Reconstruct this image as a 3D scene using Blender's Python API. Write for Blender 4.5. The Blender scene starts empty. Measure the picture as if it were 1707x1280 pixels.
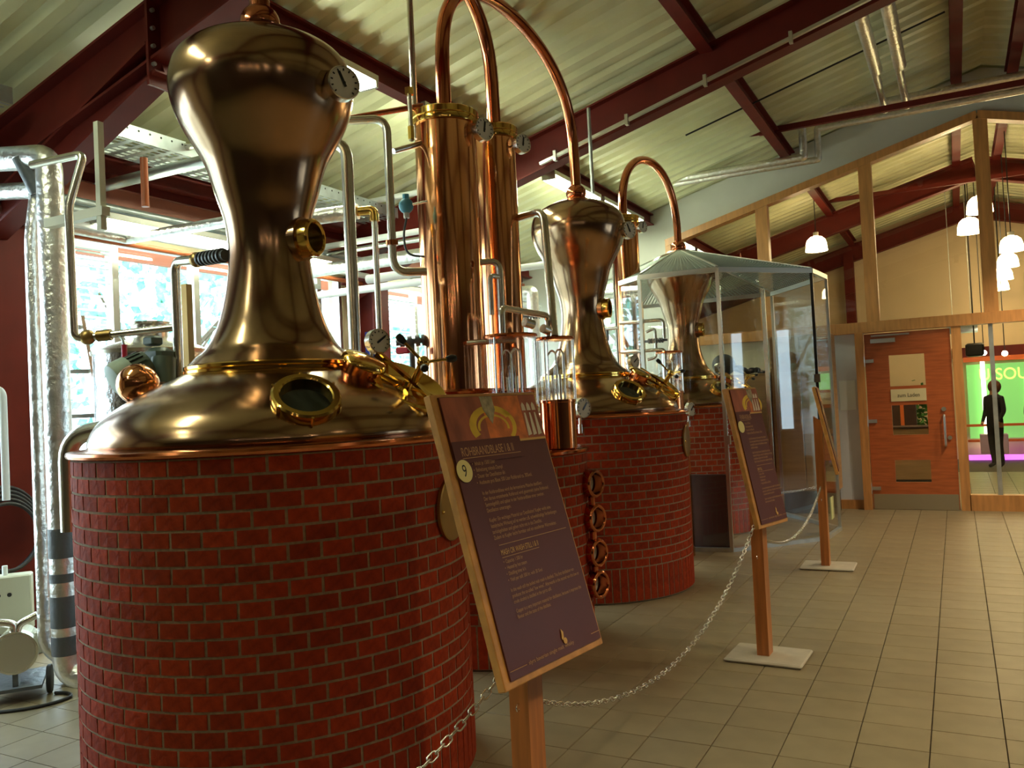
import bpy, math, random
from math import sin, cos, pi, radians
from mathutils import Vector, Matrix
random.seed(7)
S = bpy.context.scene
COL = S.collection

# ------------------------------------------------------------------ camera
R_=(0.882583,0.467675,-0.048246);U_=(0.054228,0.000673,0.998528);F_=(-0.467019,0.883900,0.024767)
CAM = (0.0, 0.0, 1.62)
cd = bpy.data.cameras.new('camera'); cam = bpy.data.objects.new('camera', cd); COL.objects.link(cam)
cd.sensor_width = 36; cd.lens = 36*1400/1707; cd.clip_start = .05; cd.clip_end = 200
cam.matrix_world = Matrix(((R_[0],U_[0],-F_[0],CAM[0]),(R_[1],U_[1],-F_[1],CAM[1]),(R_[2],U_[2],-F_[2],CAM[2]),(0,0,0,1)))
S.camera = cam
S.view_settings.view_transform = 'Standard'; S.view_settings.look = 'None'
S.view_settings.exposure = 0.0; S.view_settings.gamma = 1; S.view_settings.use_curve_mapping = False
# ------------------------------------------------------------------ daylight sky
W = bpy.data.worlds.new('sky'); S.world = W; W.use_nodes = True
bg = W.node_tree.nodes['Background']; bg.inputs[0].default_value = (.70,.86,1,1); bg.inputs[1].default_value = 8.5
def portal(x, y, z, sy, sz, rot):
    l = bpy.data.lights.new('window_portal','AREA'); l.shape = 'RECTANGLE'; l.size = sy; l.size_y = sz
    l.cycles.is_portal = True
    o = bpy.data.objects.new('window_portal', l); o.location = (x,y,z); o.rotation_euler = rot; COL.objects.link(o)
portal(-6.42, 4.0, 1.8, 15.5, 2.9, (pi/2,0,-pi/2))
portal(7.5, 9.0, 1.9, 3.0, 2.2, (pi/2,0,pi/2))
LAMP_COOL = 50.0      # tubes
LAMP_WARM = 24.0      # glass pendants

DOWN = 160.0          # walkway downlights, watts
# ------------------------------------------------------------------ materials
def mat(name, col, rough=.5, metal=0., n=0, amt=.0, bump=0., em=None, es=0, coat=0., stretch=None, spec=None, rnd=0.):
    m = bpy.data.materials.new(name); m.use_nodes = True; t = m.node_tree; b = t.nodes['Principled BSDF']
    b.inputs['Base Color'].default_value = (*col,1); b.inputs['Roughness'].default_value = rough; b.inputs['Metallic'].default_value = metal
    if spec is not None: b.inputs['Specular IOR Level'].default_value = spec
    if coat: b.inputs['Coat Weight'].default_value = coat; b.inputs['Coat Roughness'].default_value = .08
    last = None
    if n:
        tc = t.nodes.new('ShaderNodeTexCoord'); mp = t.nodes.new('ShaderNodeMapping'); t.links.new(tc.outputs['Object'], mp.inputs[0])
        if stretch: mp.inputs['Scale'].default_value = stretch
        no = t.nodes.new('ShaderNodeTexNoise'); no.inputs['Scale'].default_value = n; no.inputs['Detail'].default_value = 5
        t.links.new(mp.outputs[0], no.inputs[0])
        if amt:
            r = t.nodes.new('ShaderNodeValToRGB'); r.color_ramp.elements[0].position = .3; r.color_ramp.elements[1].position = .7
            r.color_ramp.elements[0].color = (*[max(0,c*(1-amt)) for c in col],1); r.color_ramp.elements[1].color = (*[min(1,c*(1+amt)) for c in col],1)
            t.links.new(no.outputs[0], r.inputs[0]); t.links.new(r.outputs[0], b.inputs['Base Color']); last = r.outputs[0]
        if bump:
            bp = t.nodes.new('ShaderNodeBump'); bp.inputs['Strength'].default_value = bump; bp.inputs['Distance'].default_value = .01
            t.links.new(no.outputs[0], bp.inputs['Height']); t.links.new(bp.outputs[0], b.inputs['Normal'])
    if rnd:
        oi = t.nodes.new('ShaderNodeObjectInfo'); mr = t.nodes.new('ShaderNodeMapRange'); mr.inputs[3].default_value = 1-rnd; mr.inputs[4].default_value = 1+rnd
        t.links.new(oi.outputs['Random'], mr.inputs[0])
        hs = t.nodes.new('ShaderNodeHueSaturation'); t.links.new(mr.outputs[0], hs.inputs['Value'])
        if last: t.links.new(last, hs.inputs['Color'])
        else: hs.inputs['Color'].default_value = (*col,1)
        t.links.new(hs.outputs[0], b.inputs['Base Color'])
    if em: b.inputs['Emission Color'].default_value = (*em,1); b.inputs['Emission Strength'].default_value = es
    return m
def glassmat(name, tint=(1,1,1), refl=1.0, ior=1.45):
    m = bpy.data.materials.new(name); m.use_nodes = True; t = m.node_tree; t.nodes.clear()
    o = t.nodes.new('ShaderNodeOutputMaterial'); mx = t.nodes.new('ShaderNodeMixShader'); fr = t.nodes.new('ShaderNodeFresnel'); fr.inputs[0].default_value = ior
    tr = t.nodes.new('ShaderNodeBsdfTransparent'); tr.inputs[0].default_value = (*tint,1); gl = t.nodes.new('ShaderNodeBsdfGlossy'); gl.inputs['Roughness'].default_value = .01
    ml = t.nodes.new('ShaderNodeMath'); ml.operation = 'MULTIPLY'; ml.inputs[1].default_value = refl
    ge = t.nodes.new('ShaderNodeNewGeometry'); mr = t.nodes.new('ShaderNodeMapRange'); mr.inputs[3].default_value = ior; mr.inputs[4].default_value = 1/ior   # same reflectance on both faces
    t.links.new(ge.outputs['Backfacing'], mr.inputs[0]); t.links.new(mr.outputs[0], fr.inputs[0])
    t.links.new(fr.outputs[0], ml.inputs[0]); t.links.new(ml.outputs[0], mx.inputs[0]); t.links.new(tr.outputs[0], mx.inputs[1]); t.links.new(gl.outputs[0], mx.inputs[2]); t.links.new(mx.outputs[0], o.inputs[0])
    return m
M = dict(
 pot=mat('aged_copper', (.37,.232,.135), .18, 1, n=2.2, amt=.14),
 copper=mat('polished_copper', (.80,.36,.17), .13, 1, n=3, amt=.12, stretch=(1,1,.4)),
 rim=mat('rim_copper', (.62,.20,.08), .16, 1),
 pipe_cu=mat('arm_copper', (.50,.17,.08), .16, 1, n=4, amt=.2),
 brass=mat('brass', (.80,.52,.13), .14, 1),
 brass_dull=mat('dull_brass', (.34,.22,.08), .38, 1, n=6, amt=.35, stretch=(1,1,.3)),
 chrome=mat('stainless_steel', (.74,.71,.63), .27, 1),
 dimple=mat('dimpled_steel', (.66,.68,.70), .22, 1, n=22, amt=.12, bump=.8),
 foil=mat('foil_wrap', (.86,.85,.82), .34, 1, n=26, amt=.12, bump=.9),
 galv=mat('galvanised_steel', (.55,.60,.60), .38, .8, n=8, amt=.15),
 white_pipe=mat('white_pipe', (.75,.78,.78), .4),
 tape=mat('dark_tape', (.09,.10,.11), .4, n=20, bump=.6),
 brick=mat('brick', (.33,.034,.006), .82, n=34, amt=.22, bump=.5, rnd=.20, spec=.25),
 mortar=mat('mortar', (.34,.25,.155), .95, n=60, amt=.2, bump=.3),
 steel_red=mat('red_oxide_paint', (.125,.010,.005), .6, n=5, amt=.15, spec=.3),
 wall=mat('white_plaster', (.62,.61,.54), .9, n=3, amt=.04),
 cream=mat('cream_plaster', (.66,.56,.36), .9, n=2, amt=.05),
 cream_far=mat('far_plaster', (.72,.56,.36), .9, n=2, amt=.04),
 sheet=mat('roof_sheet', (.66,.66,.41), .42, .0, n=1.5, amt=.12),
 wood=mat('oak_trim', (.52,.24,.075), .4, n=7, amt=.2, stretch=(3,3,.35)),
 doorwood=mat('door_veneer', (.40,.10,.028), .35, n=6, amt=.22, stretch=(.6,3,6), coat=.2),
 signwood=mat('post_wood', (.46,.16,.04), .4, n=8, amt=.25, stretch=(4,4,.3), coat=.2),
 edgewood=mat('board_edge', (.62,.30,.075), .4, n=8, amt=.2, stretch=(2,2,2)),
 signprint=mat('sign_print', (.125,.032,.020), .38, n=3, amt=.12),
 ink=mat('sign_lettering', (.56,.31,.12), .5),
 inkgold=mat('gold_print', (.72,.42,.11), .45),
 yellow=mat('yellow_disc', (.86,.76,.30), .5),
 black=mat('black_plastic', (.012,.012,.013), .3),
 rubber=mat('black_rubber', (.02,.02,.022), .6),
 tile=mat('floor_tile', (.235,.187,.108), .42, n=5, amt=.12, bump=.08, rnd=.06, spec=.4),
 joint=mat('tile_joint', (.10,.08,.055), .9),
 plate=mat('stand_plate', (.46,.42,.33), .45, n=12, amt=.1),
 dial=mat('dial_face', (.78,.76,.66), .5),
 alu=mat('brushed_aluminium', (.62,.60,.54), .3, .9),
 kick=mat('kick_plate', (.42,.36,.24), .4, .7),
 motor=mat('motor_paint', (.07,.10,.08), .4),
 motor_light=mat('motor_cap', (.30,.38,.30), .45),
 cabinet=mat('cabinet_paint', (.56,.55,.42), .5),
 paper=mat('paper', (.88,.97,1.0), .8),
 red=mat('red_lever', (.45,.01,.03), .4), blue=mat('blue_handle', (.01,.03,.40), .4), lblue=mat('sensor_blue', (.12,.42,.62), .45),
 orange=mat('orange_switch', (.85,.20,.03), .5),
 darkwall=mat('dark_stained_boards', (.07,.035,.02), .6, n=4, amt=.2),
 glass=glassmat('clear_glass'), pane=glassmat('window_glass', (.97,1,.99)), caseglass=glassmat('case_glass', (.985,.992,.985), 1.2, 1.45),
 portglass=mat('dark_sight_glass', (.01,.014,.010), .06, spec=.8),
 tube=mat('fluorescent_tube', (1,1,1), .5, em=(.90,1,.72), es=LAMP_COOL),
 shade=mat('lit_glass_shade', (1,.95,.85), .4, em=(1,.72,.36), es=LAMP_WARM),
 bulb=mat('halogen_bulb', (1,1,1), .4, em=(1,.80,.55), es=90),
 mesh=mat('perforated_metal', (.30,.34,.28), .5, .4),
 dark=mat('dark_wood_panel', (.055,.022,.016), .5, n=4, amt=.2),
 cupboard=mat('cupboard_veneer', (.42,.24,.10), .45, n=5, amt=.15, stretch=(.4,.4,5)),
 green=mat('lit_green_display', (.1,.5,.1), .6, em=(.27,.56,.15), es=.9),
 yel=mat('lit_yellow_print', (.9,.85,.2), .6, em=(.85,.80,.18), es=1.3),
 orangelit=mat('display_frame', (.75,.16,.03), .5), white=mat('white_lit_strip', (1,1,1), .5, em=(1,.9,.6), es=5),
 magenta=mat('magenta_light', (1,.2,1), .5, em=(.70,.14,.95), es=2),
 leaf=mat('foliage', (.26,.62,.48), .8, n=9, amt=.6), trunk=mat('bark', (.12,.08,.05), .9),
 grass=mat('outside_paving', (.42,.44,.38), .9),
 terracotta=mat('fascia_paint', (.42,.12,.05), .6),
 skin=mat('skin', (.48,.22,.12), .6), cloth=mat('black_clothing', (.012,.008,.012), .8), hair=mat('brown_hair', (.14,.05,.02), .7),
 jacket=mat('slate_blue_cloth', (.10,.115,.13), .9), blind=mat('blind_slat', (.62,.70,.68), .45), rust=mat('orange_pipe_paint', (.40,.10,.03), .4),
 photo=mat('photo_red', (.42,.12,.055), .4, n=14, amt=.35, stretch=(1,1,.35)), photo2=mat('photo_orange', (.72,.20,.04), .4, n=18, amt=.35),
 photo3=mat('photo_yellow', (.85,.55,.04), .4, n=9, amt=.25), photo4=mat('photo_glass', (.40,.34,.20), .3, n=30, amt=.5), photo5=mat('photo_white', (.78,.70,.52), .4),
)

# ------------------------------------------------------------------ mesh helpers
V = Vector
class MB:
    def __init__(s): s.v = []; s.f = []
    def add(s, vs, fs):
        k = len(s.v); s.v += [tuple(v) for v in vs]; s.f += [tuple(i+k for i in f) for f in fs]; return s
    def box(s, c, d, R=None):
        x, y, z = [q/2 for q in d]; vs = [V((a*x,b*y,e*z)) for a in (-1,1) for b in (-1,1) for e in (-1,1)]
        if R is not None: vs = [R @ v for v in vs]
        return s.add([v+V(c) for v in vs], [(0,1,3,2),(4,6,7,5),(0,4,5,1),(2,3,7,6),(0,2,6,4),(1,5,7,3)])
    def bevbox(s, c, d, b=.01, R=None):
        # box with chamfered vertical and horizontal edges (two stacked insets)
        x, y, z = [q/2 for q in d]; vs = []
        for zz, k in ((-z,b),(-z+b,0),(z-b,0),(z,b)):
            xx, yy = x-k, y-k; e = b
            vs += [V(p) for p in ((-xx+e,-yy,zz),(xx-e,-yy,zz),(xx,-yy+e,zz),(xx,yy-e,zz),(xx-e,yy,zz),(-xx+e,yy,zz),(-xx,yy-e,zz),(-xx,-yy+e,zz))]
        if R is not None: vs = [R @ v for v in vs]
        fs = [tuple(range(7,-1,-1)), tuple(range(24,32))]
        for l in range(3):
            for i in range(8): j = (i+1)%8; fs.append((l*8+i, l*8+j, l*8+8+j, l*8+8+i))
        return s.add([v+V(c) for v in vs], fs)
    def bar(s, p, q, w, h, up=(0,0,1)):
        p, q = V(p), V(q); d = (q-p); L = d.length; d.normalize(); sd = d.cross(V(up)).normalized(); u2 = sd.cross(d)
        return s.box((p+q)/2, (L,w,h), Matrix((d,sd,u2)).transposed())
    def ring(s, c, ax, r, n, x0=None):
        ax = V(ax).normalized(); a = V(x0) if x0 is not None else (V((0,0,1)) if abs(ax.z) < .9 else V((1,0,0)))
        e1 = (a-ax*a.dot(ax)).normalized(); e2 = ax.cross(e1)
        return [V(c)+(e1*cos(2*pi*i/n)+e2*sin(2*pi*i/n))*r for i in range(n)]
    def lathe(s, prof, c=(0,0,0), ax=(0,0,1), n=48, cap0=True, cap1=True, arc=None):
        ax = V(ax).normalized(); vs = []; fs = []
        for r, z in prof: vs += s.ring(V(c)+ax*z, ax, max(r,1e-4), n)
        for l in range(len(prof)-1):
            for i in range(n): j = (i+1)%n; fs.append((l*n+i, l*n+j, l*n+n+j, l*n+n+i))
        if cap0: fs.append(tuple(range(n-1,-1,-1)))
        if cap1: fs.append(tuple((len(prof)-1)*n+i for i in range(n)))
        return s.add(vs, fs)
    def cyl(s, p, q, r, r2=None, n=20):
        p, q = V(p), V(q); return s.lathe([(r,0),(r if r2 is None else r2,(q-p).length)], p, q-p, n)
    def sph(s, c, r, n=20, m=10, sc=1):
        return s.lathe([(r*sin(pi*i/m), -r*cos(pi*i/m)*sc) for i in range(m+1)], c, n=n, cap0=False, cap1=False)
    def torus(s, c, ax, R, r, n=40, m=10):
        ax = V(ax).normalized(); vs = []; fs = []
        for p in s.ring((0,0,0), ax, 1, n):
            for k in range(m): a = 2*pi*k/m; vs.append(V(c)+p*(R+r*cos(a))+ax*r*sin(a))
        for i in range(n):
            for k in range(m): i2 = (i+1)%n; k2 = (k+1)%m; fs.append((i*m+k, i2*m+k, i2*m+k2, i*m+k2))
        return s.add(vs, fs)
    def tube(s, pts, r, fil=0., n=14, cap=True):
        P = [V(p) for p in pts]; path = [P[0]]
        for i in range(1, len(P)-1):
            a, b, c = P[i-1], P[i], P[i+1]; d1 = (a-b); d2 = (c-b); k = min(fil, d1.length*.48, d2.length*.48)
            if k < 1e-4: path.append(b); continue
            d1.normalize(); d2.normalize(); A = b+d1*k; B = b+d2*k
            for t in range(7): t /= 6; path.append(A*(1-t)**2+b*2*t*(1-t)+B*t*t)
        path.append(P[-1]); vs = []; fs = []
        T = (path[1]-path[0]).normalized(); a = V((0,0,1)) if abs(T.z) < .9 else V((1,0,0)); e = (a-T*a.dot(T)).normalized()
        for i, p in enumerate(path):
            if i == 0: t = T
            elif i == len(path)-1: t = (path[i]-path[i-1]).normalized()
            else: t = ((path[i]-path[i-1]).normalized()+(path[i+1]-path[i]).normalized()).normalized()
            e = (e-t*e.dot(t)).normalized(); g = t.cross(e)
            vs += [p+(e*cos(2*pi*k/n)+g*sin(2*pi*k/n))*r for k in range(n)]
        for i in range(len(path)-1):
            for k in range(n): j = (k+1)%n; fs.append((i*n+k, i*n+j, i*n+n+j, i*n+n+k))
        if cap: fs.append(tuple(range(n-1,-1,-1))); fs.append(tuple((len(path)-1)*n+k for k in range(n)))
        return s.add(vs, fs)
    def prism(s, poly, o, ux, uy, th):
        o, ux, uy = V(o), V(ux), V(uy); nn = ux.cross(uy).normalized()*th; n = len(poly)
        a = [o+ux*x+uy*y for x, y in poly]; return s.add(a+[p+nn for p in a], [tuple(range(n-1,-1,-1)), tuple(range(n,2*n))]+[(i,(i+1)%n,n+(i+1)%n,n+i) for i in range(n)])
    def build(s, name, m, parent=None, ang=32, label=None):
        off = V((0,0,0)); p = parent
        while p is not None: off += p.location; p = p.parent
        me = bpy.data.meshes.new(name); me.from_pydata([V(v)-off for v in s.v], [], s.f); me.update()
        me.materials.append(M[m] if isinstance(m, str) else m)
        me.polygons.foreach_set('use_smooth', [True]*len(me.polygons)); me.set_sharp_from_angle(angle=radians(ang))
        o = bpy.data.objects.new(name, me); COL.objects.link(o)
        if parent is not None: o.parent = parent
        if label: o['label'] = label
        return o
def thing(name, label, cat, loc=(0,0,0), group=None, kind=None):
    o = bpy.data.objects.new(name, None); COL.objects.link(o); o.location = loc; o.empty_display_size = .1
    o['label'] = label
    if cat: o['category'] = cat
    if group: o['group'] = group
    if kind: o['kind'] = kind
    return o
def tag(o, label, cat, group=None, kind=None):
    o['label'] = label; o['category'] = cat
    if group: o['group'] = group
    if kind: o['kind'] = kind
    return o
def struct(o, label=None):
    o['kind'] = 'structure'
    if label: o['label'] = label
    return o
def sthing(name, label=None, loc=(0,0,0)):
    o = bpy.data.objects.new(name, None); COL.objects.link(o); o.location = loc; o['kind'] = 'structure'
    if label: o['label'] = label
    return o
def kids(o): return [c for c in ALLK.get(o.name, [])]
def copy_tree(o, parent=None):
    c = o.copy(); COL.objects.link(c); c.parent = parent
    for ch in list(o.children): copy_tree(ch, c)
    return c
def pipe(name, label, m, pts, r, fil=.06, group=None, cat='pipe'):
    return tag(MB().tube(pts, r, fil).build(name, m), label, cat, group)
def at(p, dx=0, dy=0, dz=0): return (p[0]+dx, p[1]+dy, p[2]+dz)
def text(s, size, o, ux, uy, name, m, parent, sx=1.0, lift=.001, align='LEFT'):
    c = bpy.data.curves.new('t', 'FONT'); c.body = s; c.size = size; c.align_x = align
    t = bpy.data.objects.new('t', c); COL.objects.link(t); dg = bpy.context.evaluated_depsgraph_get()
    me = bpy.data.meshes.new_from_object(t.evaluated_get(dg)); bpy.data.objects.remove(t); bpy.data.curves.remove(c)
    o, ux, uy = V(o), V(ux), V(uy); nn = ux.cross(uy)
    off = V((0,0,0)); p = parent
    while p is not None: off += p.location; p = p.parent
    for v in me.vertices: v.co = o+ux*(v.co.x*sx)+uy*v.co.y+nn*lift-off
    me.name = name; me.materials.clear(); me.materials.append(M[m]); ob = bpy.data.objects.new(name, me); COL.objects.link(ob)
    if parent is not None: ob.parent = parent
    return ob

# ------------------------------------------------------------------ room shell
RX, RZ, SL = .49, 5.60, .27                     # ridge x, ridge height, roof slope
def roofz(x, off=0): return RZ-SL*abs(x-RX)+off
YB, YG, YF = -5.0, 12.18, 20.3                  # wall behind the camera, glazed gable, far wall
XL, XR = -6.3, 7.3
# floor: joint bed plus tiles
fl = sthing('floor', 'grey-brown tiled floor')
MB().box(((XL+XR)/2,(YB+YF)/2,-.06), (XR-XL+.6,YF-YB+.6,.1)).build('joint_bed','joint', fl)
TX, TY = .301, .27
tiles = []
for i in range(-22, 22):
    for j in range(-18, 61):
        x = .11+TX*(i+.5); y = 4.137+TY*(j-12+.5)
        if XL+.1 < x < XR-.1 and YB+.1 < y < YF-.1:
            d = V((x,y,-1.62)); zf = d.dot(V(F_)); a = d.dot(V(R_)); u = d.dot(V(U_))
            vis = zf > 0 and abs(a) < .62*zf and u > -.5*zf
            hid = (x < -2.2 and y > 1.2 and y < 10.5 and x > -5.6)
            tiles.append(((0 if vis and not hid else 100)+d.length, x, y))
tiles.sort()
tm = MB().bevbox((0,0,-.006), (TX-.005,TY-.005,.012), .0015)
t0 = tm.build('floor_tile', 'tile', fl)
t0.location = (tiles[0][1], tiles[0][2], 0)
for d, x, y in tiles[1:300]:
    o = t0.copy(); COL.objects.link(o); o.location = (x, y, random.uniform(-.0004,.0004))
rest = MB()
for d, x, y in tiles[300:]: rest.box((x,y,-.006), (TX-.005,TY-.005,.012))
rest.build('tile_field', 'tile', fl)['kind'] = 'stuff'

# corrugated roof: one sheet per metre of length on each slope
roof = sthing('ceiling', 'corrugated pale metal roof on dark red steel')
def sheet(y0, y1, side):
    n = round((y1-y0)/.25); vs = []; fs = []; prof = []
    for k in range(n): b = y0+k*.25; prof += [(b,0),(b+.085,0),(b+.125,.045),(b+.21,.045)]
    prof.append((y1,0)); xe = XL-.35 if side < 0 else XR+.35
    for y, h in prof:
        vs += [(RX,y,RZ+h),(xe,y,roofz(xe)+h)]
    for k in range(len(prof)-1): fs.append((2*k,2*k+1,2*k+3,2*k+2))
    m = MB().add(vs, fs); return m.build('roof_sheet', 'sheet', roof, ang=10)
y = YB
while y < YF+.3:
    for sd in (-1,1): sheet(y, y+1.0, sd)
    y += 1.0

# walls
def wall_poly(name, poly, y, th, m, label=None):       # polygon in x-z
    return struct(MB().prism(poly, (0,y+th,0), (1,0,0), (0,0,1), th).build(name, m), label)
gable = [(XL,0),(XR,0),(XR,roofz(XR)),(RX,RZ),(XL,roofz(XL))]
wall_poly('wall_front', [(XL-.1,0),(XR+.1,0),(XR+.1,roofz(XR)),(RX,RZ),(XL-.1,roofz(XL))], YB-.2, .2, 'darkwall', 'plain wall behind the visitors')
wall_poly('wall_far', [(XL-.1,0),(XR+.1,0),(XR+.1,roofz(XR)),(RX,RZ),(XL-.1,roofz(XL))], YF, .2, 'cream_far', 'cream gable wall of the room beyond the glazing')
# glazed gable wall: solid pieces around the openings
GX0 = -3.70; HZ = 2.36
slopeg = (5.035-3.95)/(.41+3.70)
def gz(x): return 3.95+slopeg*(x-GX0) if x <= .41 else 5.035-slopeg*(x-.41)
wb = sthing('wall_back', 'white plastered gable wall around the timber glazing', (0,YG,0))
m = MB()
m.prism([(XL-.1,0),(GX0,0),(GX0,gz(GX0)),(.41,5.035),(4.4,gz(4.4)),(4.4,0),(XR+.1,0),(XR+.1,roofz(XR)),(RX,RZ),(XL-.1,roofz(XL))], (0,YG+.18,0), (1,0,0), (0,0,1), .18)
m.build('upper_wall', 'wall', wb, ang=5)
MB().box(((GX0-1.72)/2,YG+.09,HZ/2), (-1.72-GX0,.18,HZ)).build('tan_wall','cream', wb)
MB().box((-1.445,YG+.09,HZ/2), (.55,.18,HZ)).build('lower_wall', mat('pale_blue_plaster',(.74,.78,.86),.9,n=3,amt=.05), wb)
# side walls
wl = sthing('wall_left', 'window wall with cream band above the glazing', (XL,0,0))
MB().box((XL-.1,(YB+YF)/2,.20), (.2,YF-YB,.40)).build('sill_wall','cream', wl)
MB().box((XL-.1,(YB+YF)/2,3.50), (.2,YF-YB,.60)).build('lintel_band','cream', wl)
MB().box((XL-.1,(12.15+YF)/2,1.8), (.2,YF-12.18,2.85)).build('side_panel','cream', wl)
wr = sthing('wall_right', 'plain side wall with daylight windows, out of frame', (XR,0,0))
for y0, y1, z0, z1 in ((YB,7.7,0,3.8),(10.3,YF,0,3.8),(7.7,10.3,0,.8),(7.7,10.3,2.95,3.8),(8.0,8.65,.8,2.95),(8.95,9.75,.8,2.95)):
    MB().box((XR+.1,(y0+y1)/2,(z0+z1)/2), (.2,y1-y0,z1-z0)).build('wall_panel','darkwall', wr)
def window(name, label, x, ys, z0, z1, fw=.05, transom=None, m='alu'):
    w = sthing(name, label, (x,ys[0],0))
    for z in (z0, z1)+((transom,) if transom else ()): MB().box((x,(ys[0]+ys[-1])/2,z), (.08,ys[-1]-ys[0],fw)).build('rail', m, w)
    for y in ys: MB().box((x,y,(z0+z1)/2), (.09,fw*1.3,z1-z0)).build('mullion', m, w)
    for a, b in zip(ys[:-1], ys[1:]): MB().box((x,(a+b)/2,(z0+z1)/2), (.006,b-a-.05,z1-z0-.04)).build('pane', 'pane', w)
    return w
MB().box((XL-.1,(YB+1.0)/2,1.8), (.2,1.0-YB,2.85)).build('side_panel','cream', wl)
MB().box((XL-.1,8.08,1.8), (.2,.62,2.85)).build('side_panel','cream', wl)
window('window_1', 'daylight windows left of the first red column', XL-.05, [1.0,1.8,2.6,3.42,3.85], .42, 3.18)
window('window_2', 'aluminium windows behind the nearest still', XL-.05, [3.85,4.77,5.64,6.51,7.38,7.75], .42, 3.18)
window('window_3', 'aluminium windows beyond the second red column', XL-.05, [8.45,9.3,10.2,11.1,12.1], .42, 3.18)
window('window_4', 'windows of the side wall opposite the stills', XR+.05, [7.72,8.0,8.65,8.95,9.75,10.28], .82, 2.93, .05)
# venetian blinds: bunches of slats drawn over two panes
def blind(y0, y1, z0, z1, label, step=.06):
    b = thing('venetian_blind', label, 'blind', (XL+.02,y0,z0), 'window blinds')
    MB().box((XL+.02,(y0+y1)/2,z1), (.05,y1-y0,.05)).build('head_rail','blind', b)
    z = z0
    R = Matrix.Rotation(radians(28),3,'Y'); sm = MB().box((XL+.02,(y0+y1)/2,z0), (.055,y1-y0-.02,.003), R).build('slat','blind', b)
    while z < z1-step:
        z += step; c = sm.copy(); COL.objects.link(c); c.location = (0,0,z-z0)
blind(3.92, 4.70, 2.45, 3.10, 'half raised pale venetian blind behind the foil-wrapped duct')
blind(6.55, 7.35, .95, 3.05, 'lowered pale venetian blind between neck of nearest still and red column')
blind(8.5, 9.25, .95, 3.05, 'lowered pale venetian blind just beyond the second red column')

# outside: paving, eaves fascia, trees
struct(MB().box((-16,8,-.25), (19,60,.1)).build('ground_outside','grass'))
tag(MB().box((-7.3,6,3.32), (.06,26,.14)).build('eaves_fascia','terracotta'), 'terracotta painted fascia board of the canopy outside the windows', 'fascia')
def tree(x, y, h, r, label, seed):
    rr = random.Random(seed); t = thing('tree', label, 'tree', (x,y,-.2), 'trees outside the windows')
    m = MB(); m.cyl((x,y,-.2),(x,y,h*.6), .16,.08, n=10)
    for k in range(6): a = rr.uniform(0,6.28); m.cyl((x,y,h*rr.uniform(.3,.55)),(x+cos(a)*r*.6,y+sin(a)*r*.6,h*rr.uniform(.6,.85)),.06,.02,n=6)
    m.build('trunk','trunk', t); m = MB()
    for k in range(900):
        a = rr.uniform(0,6.28); e = rr.uniform(-1,1); q = rr.uniform(.45,1)**.5*r; c = V((x+cos(a)*q*(1-e*e)**.5, y+sin(a)*q*(1-e*e)**.5, h*.62+e*h*.40)); s = rr.uniform(.07,.16)
        d1 = V((rr.uniform(-1,1),rr.uniform(-1,1),rr.uniform(-1,1))).normalized()*s; d2 = d1.cross(V((rr.uniform(-1,1),rr.uniform(-1,1),.3))).normalized()*s*.6
        m.add([c-d1,c-d2,c+d1,c+d2], [(0,1,2,3)])
    m.build('foliage','leaf', t)['kind'] = 'stuff'
tree(-12.5, 10.4, 4.6, 1.9, 'leafy tree seen through the window left of the nearest still', 1)
tree(-14.5, 5.2, 5.2, 2.0, 'leafy tree behind the foil-wrapped duct', 2)
tree(-11.2, 15.8, 3.4, 1.5, 'small green tree seen beyond the second red column', 3)
tree(-15, 14.2, 5.0, 2.0, 'tall tree behind neck of the nearest still', 4)

# ------------------------------------------------------------------ steel frame
def ibeam(m, p, q, h, w, tf=.018, tw=.012):
    p, q = V(p), V(q); d = (q-p).normalized(); sd = d.cross(V((0,0,1))).normalized() if abs(d.z) < .95 else V((0,1,0)); u = sd.cross(d)
    for s in (-1,1): m.bar(p+u*s*(h/2-tf/2), q+u*s*(h/2-tf/2), w, tf, u)
    m.bar(p, q, tw, h-2*tf, u); return m
def rafter(y, label, haunch=True):
    for sx in (-1,1):
        xe = XL+.15 if sx < 0 else XR-.15
        t = thing('steel_rafter', (label if sx < 0 else label+', on the right slope'), 'beam', (xe,y,roofz(xe)), 'red steel rafters')
        n = .985; m = MB(); ibeam(m, (xe,y,roofz(xe)-.335), (RX-.0*sx,y,roofz(RX)-.335), .37, .17); m.build('girder','steel_red', t)
        if haunch:
            m = MB(); ibeam(m, (xe-sx*.0,y,roofz(xe)-.80), (xe-sx*1.95,y,roofz(xe-sx*1.95)-.50), .22, .16); m.build('haunch','steel_red', t)
            xs = xe-sx*1.95; MB().box((xs,y,roofz(xs)-.40), (.02,.20,.56)).build('stiffener','steel_red', t)
            for k in range(4): MB().cyl((xs-.02,y-.07,roofz(xs)-.22-.11*k),(xs+.03,y-.07,roofz(xs)-.22-.11*k),.013,n=8).build('bolt','galv', t)
rafter(3.55, 'dark red steel rafter crossing the top left above the nearest still')
rafter(7.70, 'dark red steel rafter rising behind the second still')
rafter(16.3, 'red steel rafter seen through the gable glazing')
rafter(20.1, 'red steel rafter against the far cream wall', False)
rafter(-.75, 'red steel rafter behind the camera')
def purlin(x, y0, y1, label, h=.17, w=.12, dz=-.10):
    m = MB(); ibeam(m, (x,y0,roofz(x)+dz), (x,y1,roofz(x)+dz), h, w); tag(m.build('steel_purlin','steel_red'), label, 'beam', 'red steel purlins')
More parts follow.
